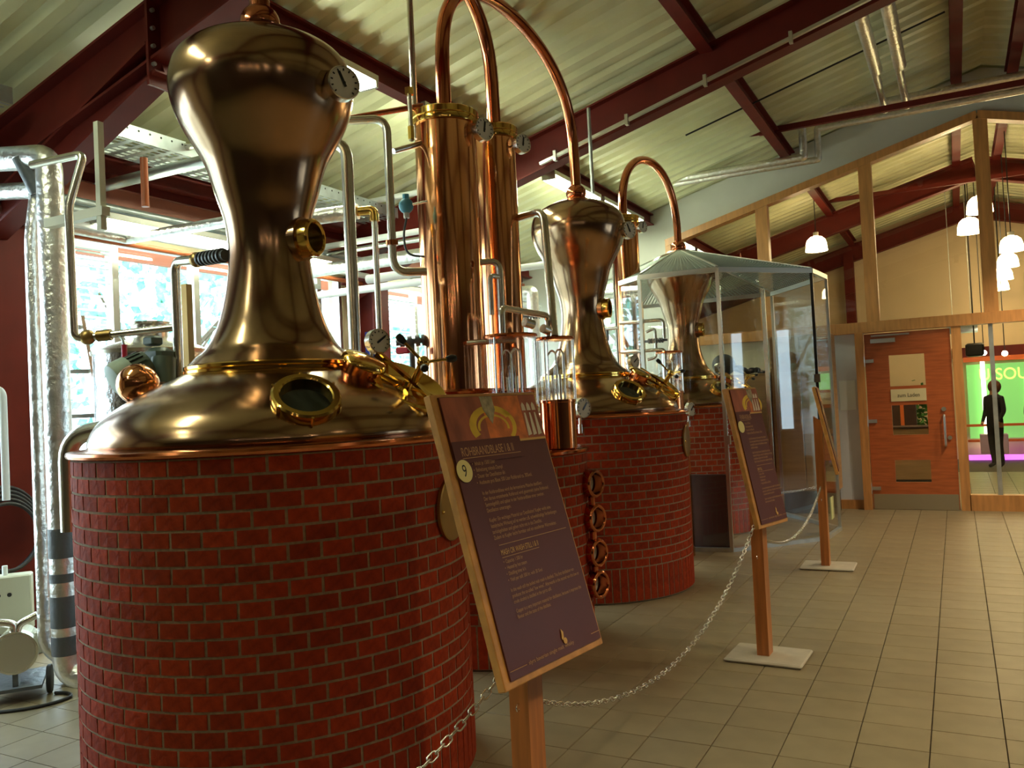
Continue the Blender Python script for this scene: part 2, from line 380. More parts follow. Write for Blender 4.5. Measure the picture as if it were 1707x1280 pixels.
for y0, y1, wh in ((YB,YG,'of the still hall'),(YG+.2,YF,'of the room beyond the glazing')):
    purlin(-6.03, y0, y1, 'red eaves purlin above the window wall '+wh); purlin(-3.95, y0, y1, 'red purlin above the fluorescent tubes '+wh)
    purlin(-1.87, y0, y1, 'red purlin midway up the left slope '+wh); purlin(.20, y0, y1, 'red ridge purlin on the left '+wh); purlin(.80, y0, y1, 'red ridge purlin on the right '+wh)
    purlin(2.9, y0, y1, 'red purlin midway up the right slope '+wh); purlin(5.0, y0, y1, 'red purlin low on the right slope '+wh)
def column(y, label, x=-6.12, h=3.6):
    t = thing('steel_column', label, 'column', (x,y,0), 'red steel columns')
    m = MB(); ibeam(m, (x,y,.02), (x,y,h), .34, .30, .02, .014); m.build('shaft','steel_red', t)
    MB().box((x,y,.012), (.42,.40,.024)).build('base_plate','steel_red', t)
column(3.62, 'purple-red steel column at far left beside the foil-wrapped duct'); column(8.05, 'purple-red steel column between the nearest still and the tall copper columns')
column(16.3, 'red steel column in the room beyond the glazing'); column(-.75, 'red steel column behind the camera')
tag(MB().box((-6.18,3.6,3.70), (.14,17,.22)).build('eaves_beam','steel_red'), 'dark red eaves beam above the cream wall band', 'beam')
tag(MB().box((-6.10,3.6,3.50), (.05,17,.13)).build('eaves_channel', mat('salmon_paint',(.30,.09,.05),.5)), 'salmon red channel under the eaves beam', 'beam')
tb = (-1.086,11.000,4.947); tb = ((-2.479,11.000,5.026)[0],11.0,tb[2])
tag(MB().bar((tb[0],11.0,tb[2]), (3.6,11.0,tb[2]), .06,.07).build('tie_bar','steel_red'), 'thin dark red tie bar hung in front of the gable wall', 'beam')
tag(MB().bar((-3.1,16.0,5.0), (3.4,16.0,5.0), .06,.07).build('tie_bar','steel_red'), 'thin red tie bar seen through the gable glazing', 'beam')
tag(MB().box((-1.98,20.12,2.3), (.20,.2,4.6)).build('steel_post','steel_red'), 'dark red post against the far cream wall', 'column')
# perforated cable tray along the eaves
def tray(y0, y1, label):
    x0, x1, z = -5.75, -5.30, 3.72; t = thing('cable_tray', label, 'cable tray', (x0,y0,z), 'perforated cable trays')
    m = MB(); n = int((y1-y0)/.12)
    for k in range(n):                                         # bottom plate left open in rows of slots
        a = y0+k*.12
        m.box(((x0+x1)/2,a+.02,z), (x1-x0,.05,.003))
        for j in range(7): m.box((x0+.03+j*.065,a+.08,z), (.022,.07,.003))
    m.build('slotted_base','galv', t)
    for x in (x0,x1): MB().box((x,(y0+y1)/2,z+.055), (.004,y1-y0,.11)).build('side_rail','galv', t)
    h = MB()
    for k in range(int((y1-y0)/.10)): h.cyl((x1+.0025,y0+.05+k*.1,z+.08),(x1+.004,y0+.05+k*.1,z+.08),.009,n=6)
    h.build('punched_holes','black', t)['kind'] = 'stuff'
    k = y0+.3
    while k < y1: MB().bar((x0,k,z-.01),(x1,k+.06,z-.01),.03,.012).build('cross_bar','galv', t); k += .9
tray(3.70, 7.55, 'perforated galvanised tray between first and second rafter'); tray(-1.5, 3.3, 'perforated galvanised tray at the top left corner')

# ------------------------------------------------------------------ gable glazing, door
gw = sthing('window_5', 'timber framed glazing of the gable', (GX0,YG,0))
def mull(x, z0, z1, w=.16): MB().box((x,YG,(z0+z1)/2), (w,.16,z1-z0)).build('mullion','wood', gw)
for x in (-2.30,-.93,.44): mull(x, HZ+.1, gz(x)-.04)
mull(GX0+.03, HZ, gz(GX0+.03), .08); mull(2.2, HZ+.1, gz(2.2)-.04); mull(4.4, 0, gz(4.4)-.04)
MB().bar((GX0,YG,gz(GX0)-.04),(.41,YG,4.995), .18,.10,(0,0,1)).build('top_rail','wood', gw)
MB().bar((.41,YG,4.995),(4.4,YG,gz(4.4)-.04), .18,.10,(0,0,1)).build('top_rail','wood', gw)
MB().box(((GX0+4.4)/2,YG-.01,HZ+.06), (4.4-GX0,.18,.14)).build('transom','wood', gw)
MB().box(((GX0+4.4)/2,YG-.06,HZ+.125), (4.4-GX0,.06,.02)).build('transom_bead','wood', gw)
xs = [GX0+.05,-2.38,-.01,.36]
for a, b in ((GX0+.06,-2.38),(-2.22,-1.01),(-.85,.36),(.52,2.12),(2.28,4.34)):
    MB().prism([(a,HZ+.12),(b,HZ+.12),(b,gz(b)-.10),(a,gz(a)-.10)], (0,YG+.003,0), (1,0,0), (0,0,1), .006).build('pane','pane', gw)
# lower screen right of the door
MB().box((.03,YG,HZ/2), (.11,.16,HZ)).build('side_post','wood', gw)
MB().box((2.25,YG-.0,.10), (4.35,.16,.20)).build('bottom_rail','wood', gw)
MB().box((1.2,YG,(HZ+.2)/2), (2.25,.006,HZ-.2)).build('pane','pane', gw)
MB().box((.415,YG-.03,(HZ+.2)/2), (.05,.05,HZ-.2)).build('steel_rail','galv', gw)
MB().box((3.3,YG,(HZ+.2)/2), (2.1,.006,HZ-.2)).build('pane','pane', gw); MB().box((2.3,YG,HZ/2), (.1,.16,HZ)).build('side_post','wood', gw)
dr = sthing('door_1', 'reddish wooden door with three square vision panes', (-1.07,YG,0))
MB().box((-1.12,YG-.02,1.18), (.10,.20,HZ)).build('jamb','wood', dr); 
DW0, DW1, DH = -1.06, -.04, 2.33; yl = YG-.03
# leaf with three openings
op = [(.36,.65),(.98,1.37),(1.62,2.03)]        # z ranges from the bottom
opx = (-.77,-.35)
m = MB()
m.box(((DW0+opx[0])/2,yl,DH/2+.005), (opx[0]-DW0,.05,DH-.01)); m.box(((DW1+opx[1])/2,yl,DH/2+.005), (DW1-opx[1],.05,DH-.01))
zz = 0.01
for a, b in op+[(DH,DH)]:
    m.box(((opx[0]+opx[1])/2,yl,(zz+a)/2), (opx[1]-opx[0],.05,a-zz)); zz = b
m.build('leaf','doorwood', dr)
for a, b in op:
    p = MB().box(((opx[0]+opx[1])/2,yl,(a+b)/2), (opx[1]-opx[0],.006,b-a)).build('vision_pane','pane', dr)
MB().box(((DW0+DW1)/2,yl-.028,.105), (1.0,.004,.20)).build('kick_plate','kick', dr)
for z in (.28,1.17,1.97):
    h = MB().cyl((DW0-.02,yl-.045,z-.07),(DW0-.02,yl-.045,z+.07),.018,n=12).build('hinge','alu', dr)
    MB().box((DW0+.05,yl-.04,z), (.11,.02,.045)).build('hinge_leaf','alu', h)
MB().box((-.83,yl-.055,2.23), (.30,.05,.055)).build('door_closer','alu', dr); MB().box((-.74,yl-.05,2.30), (.46,.03,.018)).build('closer_rail','alu', dr)
hd = MB().tube([(-.16,yl-.03,.83),(-.16,yl-.085,.83),(-.16,yl-.085,1.22),(-.16,yl-.03,1.22)],.014,.02).build('pull_handle','alu', dr)
MB().cyl((-.16,yl-.03,1.30),(-.16,yl-.045,1.30),.028).build('lock_rosette','alu', dr); MB().cyl((-.11,yl-.03,.93),(-.11,yl-.045,.93),.026).build('lock_rosette','alu', dr)
sg = tag(MB().box((-.56,yl-.031,1.50), (.42,.008,.16)).build('door_sign', mat('sign_cream',(.66,.58,.33),.5)), 'cream nameplate reading zum Laden on the wooden door', 'sign')
text('zum Laden', .072, (-.56,yl-.0355,1.475), (1,0,0), (0,0,1), 'lettering','black', sg, .85, .001, 'CENTER')
for x, w, z, l in ((-1.53,.10,1.52,'narrow pale notice at the left on the wall beside the door'),(-1.31,.20,1.53,'larger pale notice on the wall beside the door')):
    tag(MB().box((x,YG-.004,z), (w,.004,.40 if w > .15 else .30)).build('notice','paper'), l, 'notice')
struct(MB().box(((GX0-1.17)/2,YG-.02,.06), (-1.17-GX0,.04,.12)).build('baseboard_back','wood'), 'wooden baseboard beside the door')

# ------------------------------------------------------------------ lamps
def tube_lamp(y0, y1, label, x=-3.93, z=None):
    z = z or 4.17; t = thing('fluorescent_lamp', label, 'lamp', (x,y0,z), 'tube lamps under the purlin')
    MB().box((x,(y0+y1)/2,z+.035), (.17,y1-y0,.05)).build('housing','alu', t)
    MB().box((x,(y0+y1)/2,z-.012), (.15,y1-y0-.06,.045)).build('diffuser','tube', t)
    for y in (y0+.015,y1-.015): MB().box((x,y,z-.01), (.16,.03,.05)).build('end_cap','alu', t)
tube_lamp(3.95,5.30,'bright tube lamp right of the bulb of the nearest still'); tube_lamp(5.95,7.2,'tube lamp behind the top of the tallest copper column')
tube_lamp(8.55,9.95,'tube lamp left of the swan neck above the second still'); tube_lamp(10.05,11.6,'tube lamp above the head of the second still')
tube_lamp(4.2,5.6,'tube lamp along the window wall behind the foil pipes', -5.80, 3.20); tube_lamp(5.8,7.2,'tube lamp along the window wall behind the nearest neck', -5.80, 3.20); tube_lamp(8.6,10.0,'tube lamp along the window wall beyond the second red column', -5.80, 3.20)
tube_lamp(.6,2.0,'tube lamp above the left of the camera'); tube_lamp(-1.6,-.2,'tube lamp behind the camera')
def pendant(p, label, r=.20, grp='glass pendant lamps'):
    x, y, z = p; t = thing('pendant_lamp', label, 'lamp', (x,y,z), grp)
    MB().lathe([(.03,r*.95),(r*.55,r*.88),(r*.85,r*.60),(r*.98,r*.2),(r,-r*.10),(r*1.05,-r*.50)], (x,y,z), n=28, cap0=True, cap1=False).build('shade','shade', t)
    MB().cyl((x,y,z+r*1.0),(x,y,z+r*1.35),.045).build('lamp_holder','alu', t)
    MB().cyl((x,y,z+r*1.3),(x,y,roofz(x)-.02),.008,n=8).build('cord','black', t)
pendant((-1.951,14.873,4.039), 'glass pendant lamp nearest the glass case roof', .17)
pendant((0.469,14.993,4.349), 'upper of two glass pendants behind the tall mullion', .18); pendant((0.354,16.996,4.365), 'lower of two glass pendants behind the tall mullion', .19)
for q, l in (((0.831,14.476,3.615),'nearest'),((0.852,15.977,3.563),'second'),((0.850,17.579,3.529),'third'),((0.874,19.380,3.515),'farthest')): pendant(q, l+' glass pendant standing in for a lamp reflected in the glazing, row at the right edge', .155)  # reflections of hall lamps in the glazing, built as added lamps beyond it
for w_, (x, y) in zip(('one just behind the camera','one next to the large sign','beside the second still','next to the second sign','before the third sign','one added to brighten the wall by the door','one added to brighten wall and floor near the glazed gable','on the far right slope'), ((1.7,-.2),(1.7,2.2),(1.7,4.6),(1.7,7.0),(1.7,9.4),(1.35,11.2),(1.15,10.3),(4.3,5.4))):  # the two by door and gable are added to brighten wall and floor
    t = thing('downlight', 'round walkway downlight, the '+w_+', outside the picture', 'lamp', (x,y,3.75), 'walkway downlights')
    MB().lathe([(.075,.0),(.085,.0),(.085,.12),(.05,.17),(.001,.18)], (x,y,3.75), n=28, cap0=False, cap1=False).build('can','black', t)
    MB().cyl((x,y,3.92),(x,y,roofz(x)-.02),.008,n=6).build('cord','black', t)
    l = bpy.data.lights.new('downlight_lamp','SPOT'); l.energy = DOWN; l.color = (1,.78,.50); l.spot_size = radians(125); l.spot_blend = .6; l.shadow_soft_size = .06
    o = bpy.data.objects.new('downlight_lamp', l); COL.objects.link(o); o.parent = t; o.location = (0,0,-.01)
sp = [(1.1,-2.0),(1.5,-.9),(.9,-3.3),(-.6,-2.6),(1.9,.6)]
for w_, (x, y) in zip(('second','first','rearmost','leftmost','frontmost'), sp):
    t = thing('spot_lamp', w_+' small halogen spot hanging behind the camera', 'lamp', (x,y,3.3), 'halogen spots behind the camera')
    MB().sph((x,y,3.3),.035,n=12,m=8).build('bulb','bulb', t); MB().cyl((x,y,3.33),(x,y,roofz(x)-.02),.008,n=6).build('cord','black', t)

# ------------------------------------------------------------------ brick plinths
def brick_mesh(R, ang, h, dep=.06, seed=0):
    rr = random.Random(seed); m = MB(); n = 3; vs = []
    for r in (R, R-dep):
        for z in (-h/2,h/2):
            for k in range(n): a = -ang/2+ang*k/(n-1); j = rr.uniform(-.0016,.0016) if r == R else 0; vs.append(((r+j)*cos(a),(r+j)*sin(a),z))
    # outer: 0..2 bottom, 3..5 top ; inner: 6..8 bottom, 9..11 top
    fs = [(0,1,4,3),(1,2,5,4),(6,9,10,7),(7,10,11,8),(3,4,10,9),(4,5,11,10),(0,6,7,1),(1,7,8,2),(0,3,9,6),(2,8,11,5)]
    return m.add(vs, fs)
def brick_plinth(cx, cy, R, label, nper=44, courses=18, ch=.0665, sold=.27, z0=.01, group='round brick plinths', body='mortar'):
    t = thing('brick_plinth', label, 'plinth', (cx,cy,0), group)
    top = z0+sold+courses*ch
    MB().lathe([(R-.0035,0),(R-.0035,top+.002)], (cx,cy,z0), n=96).build('mortar_core','mortar', t)
    da = 2*pi/nper; spots = []
    for c in range(courses):
        z = z0+sold+ch*(c+.5)
        for k in range(nper): spots.append((da*(k+.5*(c%2)), z, 0))
    ns = int(nper*1.9)
    for k in range(ns): spots.append((2*pi*k/ns, z0+sold/2, 1))
    camd = V((CAM[0]-cx, CAM[1]-cy)); D = camd.length; ca = math.atan2(camd.y, camd.x)
    def key(s):
        a, z, ty = s; f = cos(a-ca)*D-R
        return (0 if f > 0 else 50)+math.hypot(D*cos(ca)-R*cos(a), D*sin(ca)-R*sin(a))+abs(z-1.5)*.15
    spots.sort(key=key)
    meshes = {}
    for ty in (0,1):
        for s in range(4):
            w = (.1125/R if ty == 0 else 2*pi/ns-.011/R); h = ch-.011 if ty == 0 else sold-.012
            b = brick_mesh(R, w, h, seed=s+10*ty); me = bpy.data.meshes.new('brick'); me.from_pydata(b.v, [], b.f); me.materials.append(M['brick']); meshes[(ty,s)] = me
    for a, z, ty in spots[:300]:
        o = bpy.data.objects.new('brick', meshes[(ty,random.randrange(4))]); COL.objects.link(o); o.parent = t
        o.rotation_euler = (0,0,a); o.location = (0,0,z)
    m = MB()
    for a, z, ty in spots[300:]:
        me = meshes[(ty,random.randrange(4))]; Rm = Matrix.Rotation(a,3,'Z')
        m.add([Rm @ v.co+V((cx,cy,z)) for v in me.vertices], [tuple(p.vertices) for p in me.polygons])
    if m.v: m.build('brick_remainder','brick', t)['kind'] = 'stuff'
    MB().lathe([(R-.02,0),(R-.02,.02)], (cx,cy,0), n=64).build('base_course','mortar', t)
    return t, top+z0*0
SX = [(-2.841,2.984),(-2.942,6.986),(-2.994,10.319)]
brick_plinth(*SX[0], .868, 'large round brick plinth in the left foreground carrying the nearest still')
brick_plinth(*SX[1], .868, 'round brick plinth carrying the second still, middle of the photo')
brick_plinth(*SX[2], .868, 'round brick plinth inside the glass case')
PB = (-2.90,5.08)
_, ptop = brick_plinth(PB[0], PB[1], .685, 'smaller round brick plinth behind the large sign, carrying glass spirit safes', nper=34, courses=15)
PC = (-3.1,9.0)

# ------------------------------------------------------------------ pot stills
def polar(c, th, r, z): return (c[0]+cos(th)*r, c[1]+sin(th)*r, z)
NECK = [(.395,1.86),(.352,1.90),(.298,1.95),(.252,2.04),(.215,2.17),(.193,2.30),(.187,2.42),(.200,2.54),(.235,2.66),(.275,2.80),(.322,2.89),(.375,2.985),(.408,3.07),(.424,3.15),(.420,3.22),(.396,3.29),(.340,3.345),(.256,3.39),(.17,3.418),(.09,3.432)]
def smooth(prof, k=4):
    out = []; P = [V((a,b,0)) for a, b in prof]
    for i in range(len(P)-1):
        a, b, c, d = P[max(i-1,0)], P[i], P[i+1], P[min(i+2,len(P)-1)]
        for j in range(k):
            t = j/k; q = .5*((2*b)+(c-a)*t+(2*a-5*b+4*c-d)*t*t+(3*b-a-3*c+d)*t**3); out.append((max(q.x,.001),q.y))
    out.append(prof[-1]); return out
def sight(c, n, R, depth, par, root, rn='brass', name='sight_glass', lugs=8, gm='portglass'):
    # brass ring flange with recessed dark glass; c centre of the base, n axis
    n = V(n).normalized(); ri = R*.74
    o = MB().lathe([(R*.80,-.05),(R*.96,0),(R,.01),(R,depth-.008),(R-.008,depth),(ri+.006,depth),(ri,depth-.006),(ri,depth*.35)], c, n, n=40, cap1=False).build(name, rn, root)
    MB().lathe([(ri+.002,depth*.35),(ri*.6,depth*.36),(.001,depth*.37)], c, n, n=32, cap0=False, cap1=False).build('glass_disc', gm, o)
    if lugs:
        m = MB(); rg = m.ring(V(c)+n*depth*.5, n, R+.002, lugs)
        for p in rg: m.cyl(p-n*depth*.42, p+n*depth*.42, .006, n=6)
        m.build('lug_ribs', rn, o)['kind'] = 'stuff'
    return o
def gauge(c, n, R, root, stem=None, up=(0,0,1), ang=-40, name='dial_gauge', case='chrome'):
    n = V(n).normalized(); u = (V(up)-n*V(up).dot(n)).normalized(); e = u.cross(n)
    o = MB().lathe([(R*.9,-.035),(R,-.03),(R,.012),(R*.93,.016),(R*.90,.008)], c, n, n=36, cap1=False).build(name, case, root)
    MB().lathe([(R*.91,.007),(.001,.0075)], c, n, n=32, cap0=False, cap1=False).build('dial','dial', o)
    m = MB(); a = radians(ang); d = u*cos(a)+e*sin(a); cc = V(c)+n*.010
    m.bar(cc-d*R*.25, cc+d*R*.70, .010*R/.06, .002, n); m.cyl(cc-n*.001, cc+n*.003, R*.10, n=12)
    for k in range(11):
        b = radians(-135+27*k); g = u*cos(b)+e*sin(b); m.bar(cc+g*R*.70, cc+g*R*.84, .005*R/.06, .0015, n)
    m.build('needle','black', o)
    if stem: MB().tube([tuple(V(c)-n*.02)]+list(stem), .009 if R < .08 else .011, .02, n=10).build('stem','chrome', o)
    return o
def make_still(c, label):
    X, Y = c; t = thing('pot_still', label, 'still', (X,Y,1.47), 'copper pot stills')
    z0 = (X,Y,0)
    MB().lathe([(.80,1.478),(.872,1.478),(.884,1.484),(.888,1.494),(.884,1.505),(.870,1.510),(.83,1.512),(.80,1.520)], z0, n=96).build('rim','rim', t)
    MB().lathe(smooth([(.800,1.512),(.806,1.53),(.798,1.56),(.778,1.60),(.742,1.64),(.66,1.70),(.543,1.764),(.45,1.806),(.40,1.828)],3), z0, n=112, cap0=False).build('pot','pot', t)
    MB().lathe([(.385,1.822),(.404,1.822),(.408,1.827),(.408,1.838),(.400,1.842),(.404,1.846),(.404,1.858),(.396,1.864)], z0, n=96, cap0=False, cap1=False).build('belt','brass', t)
    MB().lathe(smooth(NECK,4), z0, n=112, cap0=False).build('head','pot', t)
    MB().lathe([(.10,3.425),(.112,3.43),(.11,3.445),(.085,3.45)], z0, n=40, cap0=False).build('collar_flange','rim', t)
    MB().sph((X,Y,3.50), .092, n=32, m=16, sc=.92).build('collar','pipe_cu', t)
    # big sight glass on the pot
    th = radians(-37); nn = V((cos(th)*.52,sin(th)*.52,.86)); nn = V((cos(th)*.66,sin(th)*.66,.75)).normalized()
    sight(polar(c,th,.69,1.665), nn, .137, .05, t, t, lugs=6)
    # sight glass on the neck
    th = radians(8); sight(polar(c,th,.175,2.44), (cos(th),sin(th),0), .088, .085, t, t, lugs=0)
    th2 = radians(8); MB().cyl(polar(c,th2,.14,2.44), polar(c,th2,.20,2.44), .10, n=32).build('neck_socket','pot', t)
    # dial thermometer on the bulb
    gauge(polar(c,radians(0),.480,3.10), (cos(.45),-sin(.45),0), .077, t, [polar(c,radians(4),.40,3.10)], ang=-25)
    # manway: copper socket, brass lid with star handle, small capped port above it
    th = radians(17); er = V((cos(th),sin(th),0)); tn = radians(-12); en = V((cos(tn),sin(tn),0)); n = (en*.60+V((0,0,.80))).normalized(); dn = (en*.80-V((0,0,.60))).normalized(); sd = V((-sin(tn),cos(tn),0))
    b = V(polar(c,th,.62,1.675))
    MB().lathe([(.19,-.08),(.185,0),(.178,.03),(.178,.06)], b-n*.015, n, n=44).build('manway_socket','rim', t)
    b = b-n*.035
    ld = MB().lathe([(.178,.085),(.196,.088),(.200,.097),(.198,.11),(.186,.118),(.165,.112),(.12,.095),(.06,.088),(.03,.10),(.02,.13),(.001,.132)], b, n, n=44, cap0=False, cap1=False).build('manway_lid','brass', t)
    m = MB()
    for k in range(4): a = pi/4+k*pi/2; g = dn*cos(a)+sd*sin(a); m.bar(b+n*.105+g*.02, b+n*.112+g*.18, .022,.014, n)
    m.build('lid_ribs','brass', ld)
    br = MB(); br.bar(b+dn*.19+n*.02+sd*.0, b+dn*.19+n*.15, .024,.02, sd); br.bar(b+dn*.01+n*.145, b+dn*.20+n*.135, .026,.018, n); br.bar(b-dn*.22+n*.06, b-dn*.22+n*.13, .05,.035, sd)
    br.bar(b-dn*.22+n*.125, b+dn*.02+n*.14, .024,.016, n)
    br.build('lid_bridge','brass', t)
    hb = b+n*.15+dn*.03
    h = MB(); h.cyl(hb, hb+n*.10, .020, n=16); hc = hb+n*.10; h.sph(tuple(hc), .030, n=16, m=8)
    kn = []
    for k in range(3):
        a = radians(100+120*k); g = (sd*sin(a)-dn*cos(a)*.9+n*.25).normalized(); h.cyl(hc, hc+g*.12, .0075, n=10); kn.append((hc+g*.12, hc+g*.165))
    ho = h.build('star_handle','brass', t)
    for p, q in kn: MB().lathe([(.011,0),(.015,.01),(.019,.03),(.015,.048),(.006,.052)], p, q-p, n=14).build('knob','black', ho)
    b2 = V(polar(c,radians(2),.47,1.765)); n2 = (V((cos(.07),sin(.07),0))*.5+V((0,0,.87))).normalized()
    MB().lathe([(.085,-.07),(.082,.0),(.082,.075),(.098,.08),(.102,.092),(.095,.105),(.05,.113),(.001,.115)], b2, n2, n=36, cap1=False).build('capped_port','rim', t)
    MB().lathe([(.103,.078),(.106,.084),(.103,.096),(.094,.108),(.05,.118),(.001,.120)], b2, n2, n=36, cap0=False, cap1=False).build('port_lid','brass', t)
    # dial gauge on a stem behind the manway
    g = V(polar(c,radians(48),.50,1.965)); gauge(g, (cos(radians(-20)),sin(radians(-20)),.05), .062, t, [tuple(g+V((-.06,.02,0))), tuple(g+V((-.06,.02,-.20)))], ang=55)
    return t
stills = [make_still(SX[0], 'nearest and largest copper pot still with big onion head, on the left')]
for c, l in ((SX[1],'middle pot still with olive-brown head, on the plinth behind the large sign'),(SX[2],'farthest pot still with dark reddish head inside the glass case')):
    s = copy_tree(stills[0]); s.location = (c[0],c[1],1.47); s['label'] = l; stills.append(s)
# brass cover plates on the brick plinths
def cover(c, th, z, label):
    a = radians(th); n = (cos(a),sin(a),0); p = polar(c,a,.866,z); t = thing('cover_plate', label, 'plate', p, 'round brass cover plates')
    MB().lathe([(.138,.0),(.138,.014),(.132,.018),(.001,.019)], p, n, n=44, cap1=False).build('disc','brass_dull', t)
    for s in (-1,1):
        q = V(p)+V((-sin(a),cos(a),0))*s*.115+V(n)*.017; MB().sph(tuple(q), .010, n=10, m=6).build('bolt','brass', t)
cover(SX[0], 9, 1.18, 'round brass plate on bricks of the nearest plinth, beside the large sign')
cover(SX[1], 6, 1.24, 'round brass plate at the right edge of the second brick plinth')
cover(SX[2], 6, 1.24, 'round brass plate on the brick plinth inside the glass case')
# nearest still: clean-out sphere, stirrer drive and side elbow behind the pot
c0 = (-3.413,2.697,1.804); c0 = (c0[0]-.02,c0[1],c0[2])
tag(MB().sph(c0, .098, n=36, m=20).build('copper_ball','copper'), 'polished copper ball on the left shoulder of the nearest still', 'ball')
dm = thing('stirrer_drive', 'grey-green geared electric motor on the left of the nearest pot', 'motor', (-3.529,2.792,1.883))
a = V((-3.593,2.709,1.837)); b = V((-3.549,2.847,1.904)); d = (b-a).normalized()
mo = MB().cyl(a+d*.04, b, .075, n=28).build('motor_body','motor', dm); m = MB()
for k in range(18):
    for q in (m.ring((0,0,0), d, .080, 18)[k],): m.bar(a+d*.06+q, b-d*.02+q, .012,.006, q)
m.build('cooling_fins','motor', mo)
MB().lathe([(.05,-.01),(.080,.0),(.088,.03),(.088,.085),(.078,.09)], a-d*.02, d, n=28).build('fan_cover','motor_light', dm)
g = V((-3.552,2.923,1.939)); MB().bevbox(g, (.12,.11,.11), .02).build('gearbox','motor', dm)
MB().cyl(g+V((.03,0,.0)), V((-3.506,2.900,1.808)), .06, n=24).build('drive_neck','motor', dm)
f = V((-3.506,2.901,1.814)); MB().cyl(f, f+V((0,0,-.03)), .11, n=32).build('flange','chrome', dm)
MB().bevbox(g+V((-.02,-.02,.09)), (.08,.07,.05), .01).build('terminal_box','motor', dm)
e1 = V((-3.766,2.554,1.570))
tag(MB().tube([e1+V((0,0,-.45)), e1+V((0,0,.0)), e1+V((.22,.10,.04))], .042, .12, n=18).build('steel_elbow','chrome'), 'wide stainless elbow at the left rim of the nearest plinth', 'pipe')
# ------------------------------------------------------------------ lyne arms
def arch(c1, z1, c2, z2, apex, r, label, k=40, ex=.72, lean=0.):
    A = V((c1[0],c1[1],0)); B = V((c2[0],c2[1],0)); pts = []
    for i in range(k+1):
        t = pi*i/k; u = .5-.5*cos(t); zb = z1+(z2-z1)*u; pts.append(tuple(A.lerp(B,u)+V((lean*sin(t),0,zb+(apex-zb)*(max(sin(t),0)**ex)))))
    return tag(MB().tube(pts, r, 0, n=20).build('swan_neck','pipe_cu'), label, 'pipe', 'copper swan necks')
CA, CB, CC = (-2.83,4.60), (-2.79,5.20), (-3.24,9.03)
# ------------------------------------------------------------------ rectifying columns
def colm(c, r, z0, z1, label, gth=(12,), seam=None, foot=None):
    t = thing('copper_column', label, 'column', (c[0],c[1],z0), 'tall copper columns'); b = (c[0],c[1],0)
    MB().lathe([(r,z0),(r,z1-.03)], b, n=72).build('shell','copper', t)
    MB().lathe([(r-.01,z1-.10),(r+.014,z1-.10),(r+.016,z1-.095),(r+.016,z1-.065),(r+.012,z1-.06),(r+.018,z1-.055),(r+.020,z1-.02),(r+.012,z1-.012),(r*.8,z1),(r*.4,z1+.012),(.06,z1+.02)], b, n=64).build('cap','brass', t)
    if foot: MB().lathe([(foot,z0),(foot,1.70),(foot+.012,1.705),(foot+.016,1.718),(foot+.008,1.73),(r,1.735)], b, n=64).build('foot','rim', t)
    if seam: MB().torus((c[0],c[1],seam), (0,0,1), r+.002, .008, n=56, m=8).build('seam_ring','rim', t)
    for g in gth:
        a = radians(g); p = polar(c,a,r+.075,z1-.16); gauge(p, (cos(a*.6-.38),sin(a*.6-.38),.02), .075 if r > .16 else .068, t, [polar(c,a,r-.01,z1-.16)], ang=10)
    return t
colm(CA, .199, ptop+.04, 3.53, 'tallest widest polished copper column right of the nearest still', (4,), None, .275)
colm(CB, .140, ptop+.04, 3.59, 'slimmer polished copper column behind the widest one', (0,), None, .20)
colm(CC, .158, .02, 3.70, 'single copper column between the second still and the glass case', (-8,120), 2.15)
# raised copper drum the two columns stand on
dt = thing('plinth_cover', 'copper cover sheet on top of the smaller brick plinth', 'cover', (PB[0],PB[1],ptop))
MB().lathe([(.60,ptop+.002),(.69,ptop+.002),(.705,ptop+.012),(.705,ptop+.028),(.69,ptop+.036),(.47,ptop+.04)], (PB[0],PB[1],0), n=72).build('sheet','rim', dt)
arch(CA, 3.54, SX[1], 3.52, 4.635, .047, 'copper swan neck from the widest column over to the second still', ex=.5)
arch(CB, 3.60, SX[0], 3.52, 4.635, .047, 'copper swan neck from the slimmer column over to the nearest still', ex=.5)
arch(CC, 3.70, SX[2], 3.54, 4.46, .047, 'complete copper swan neck between the single column and the cased still')

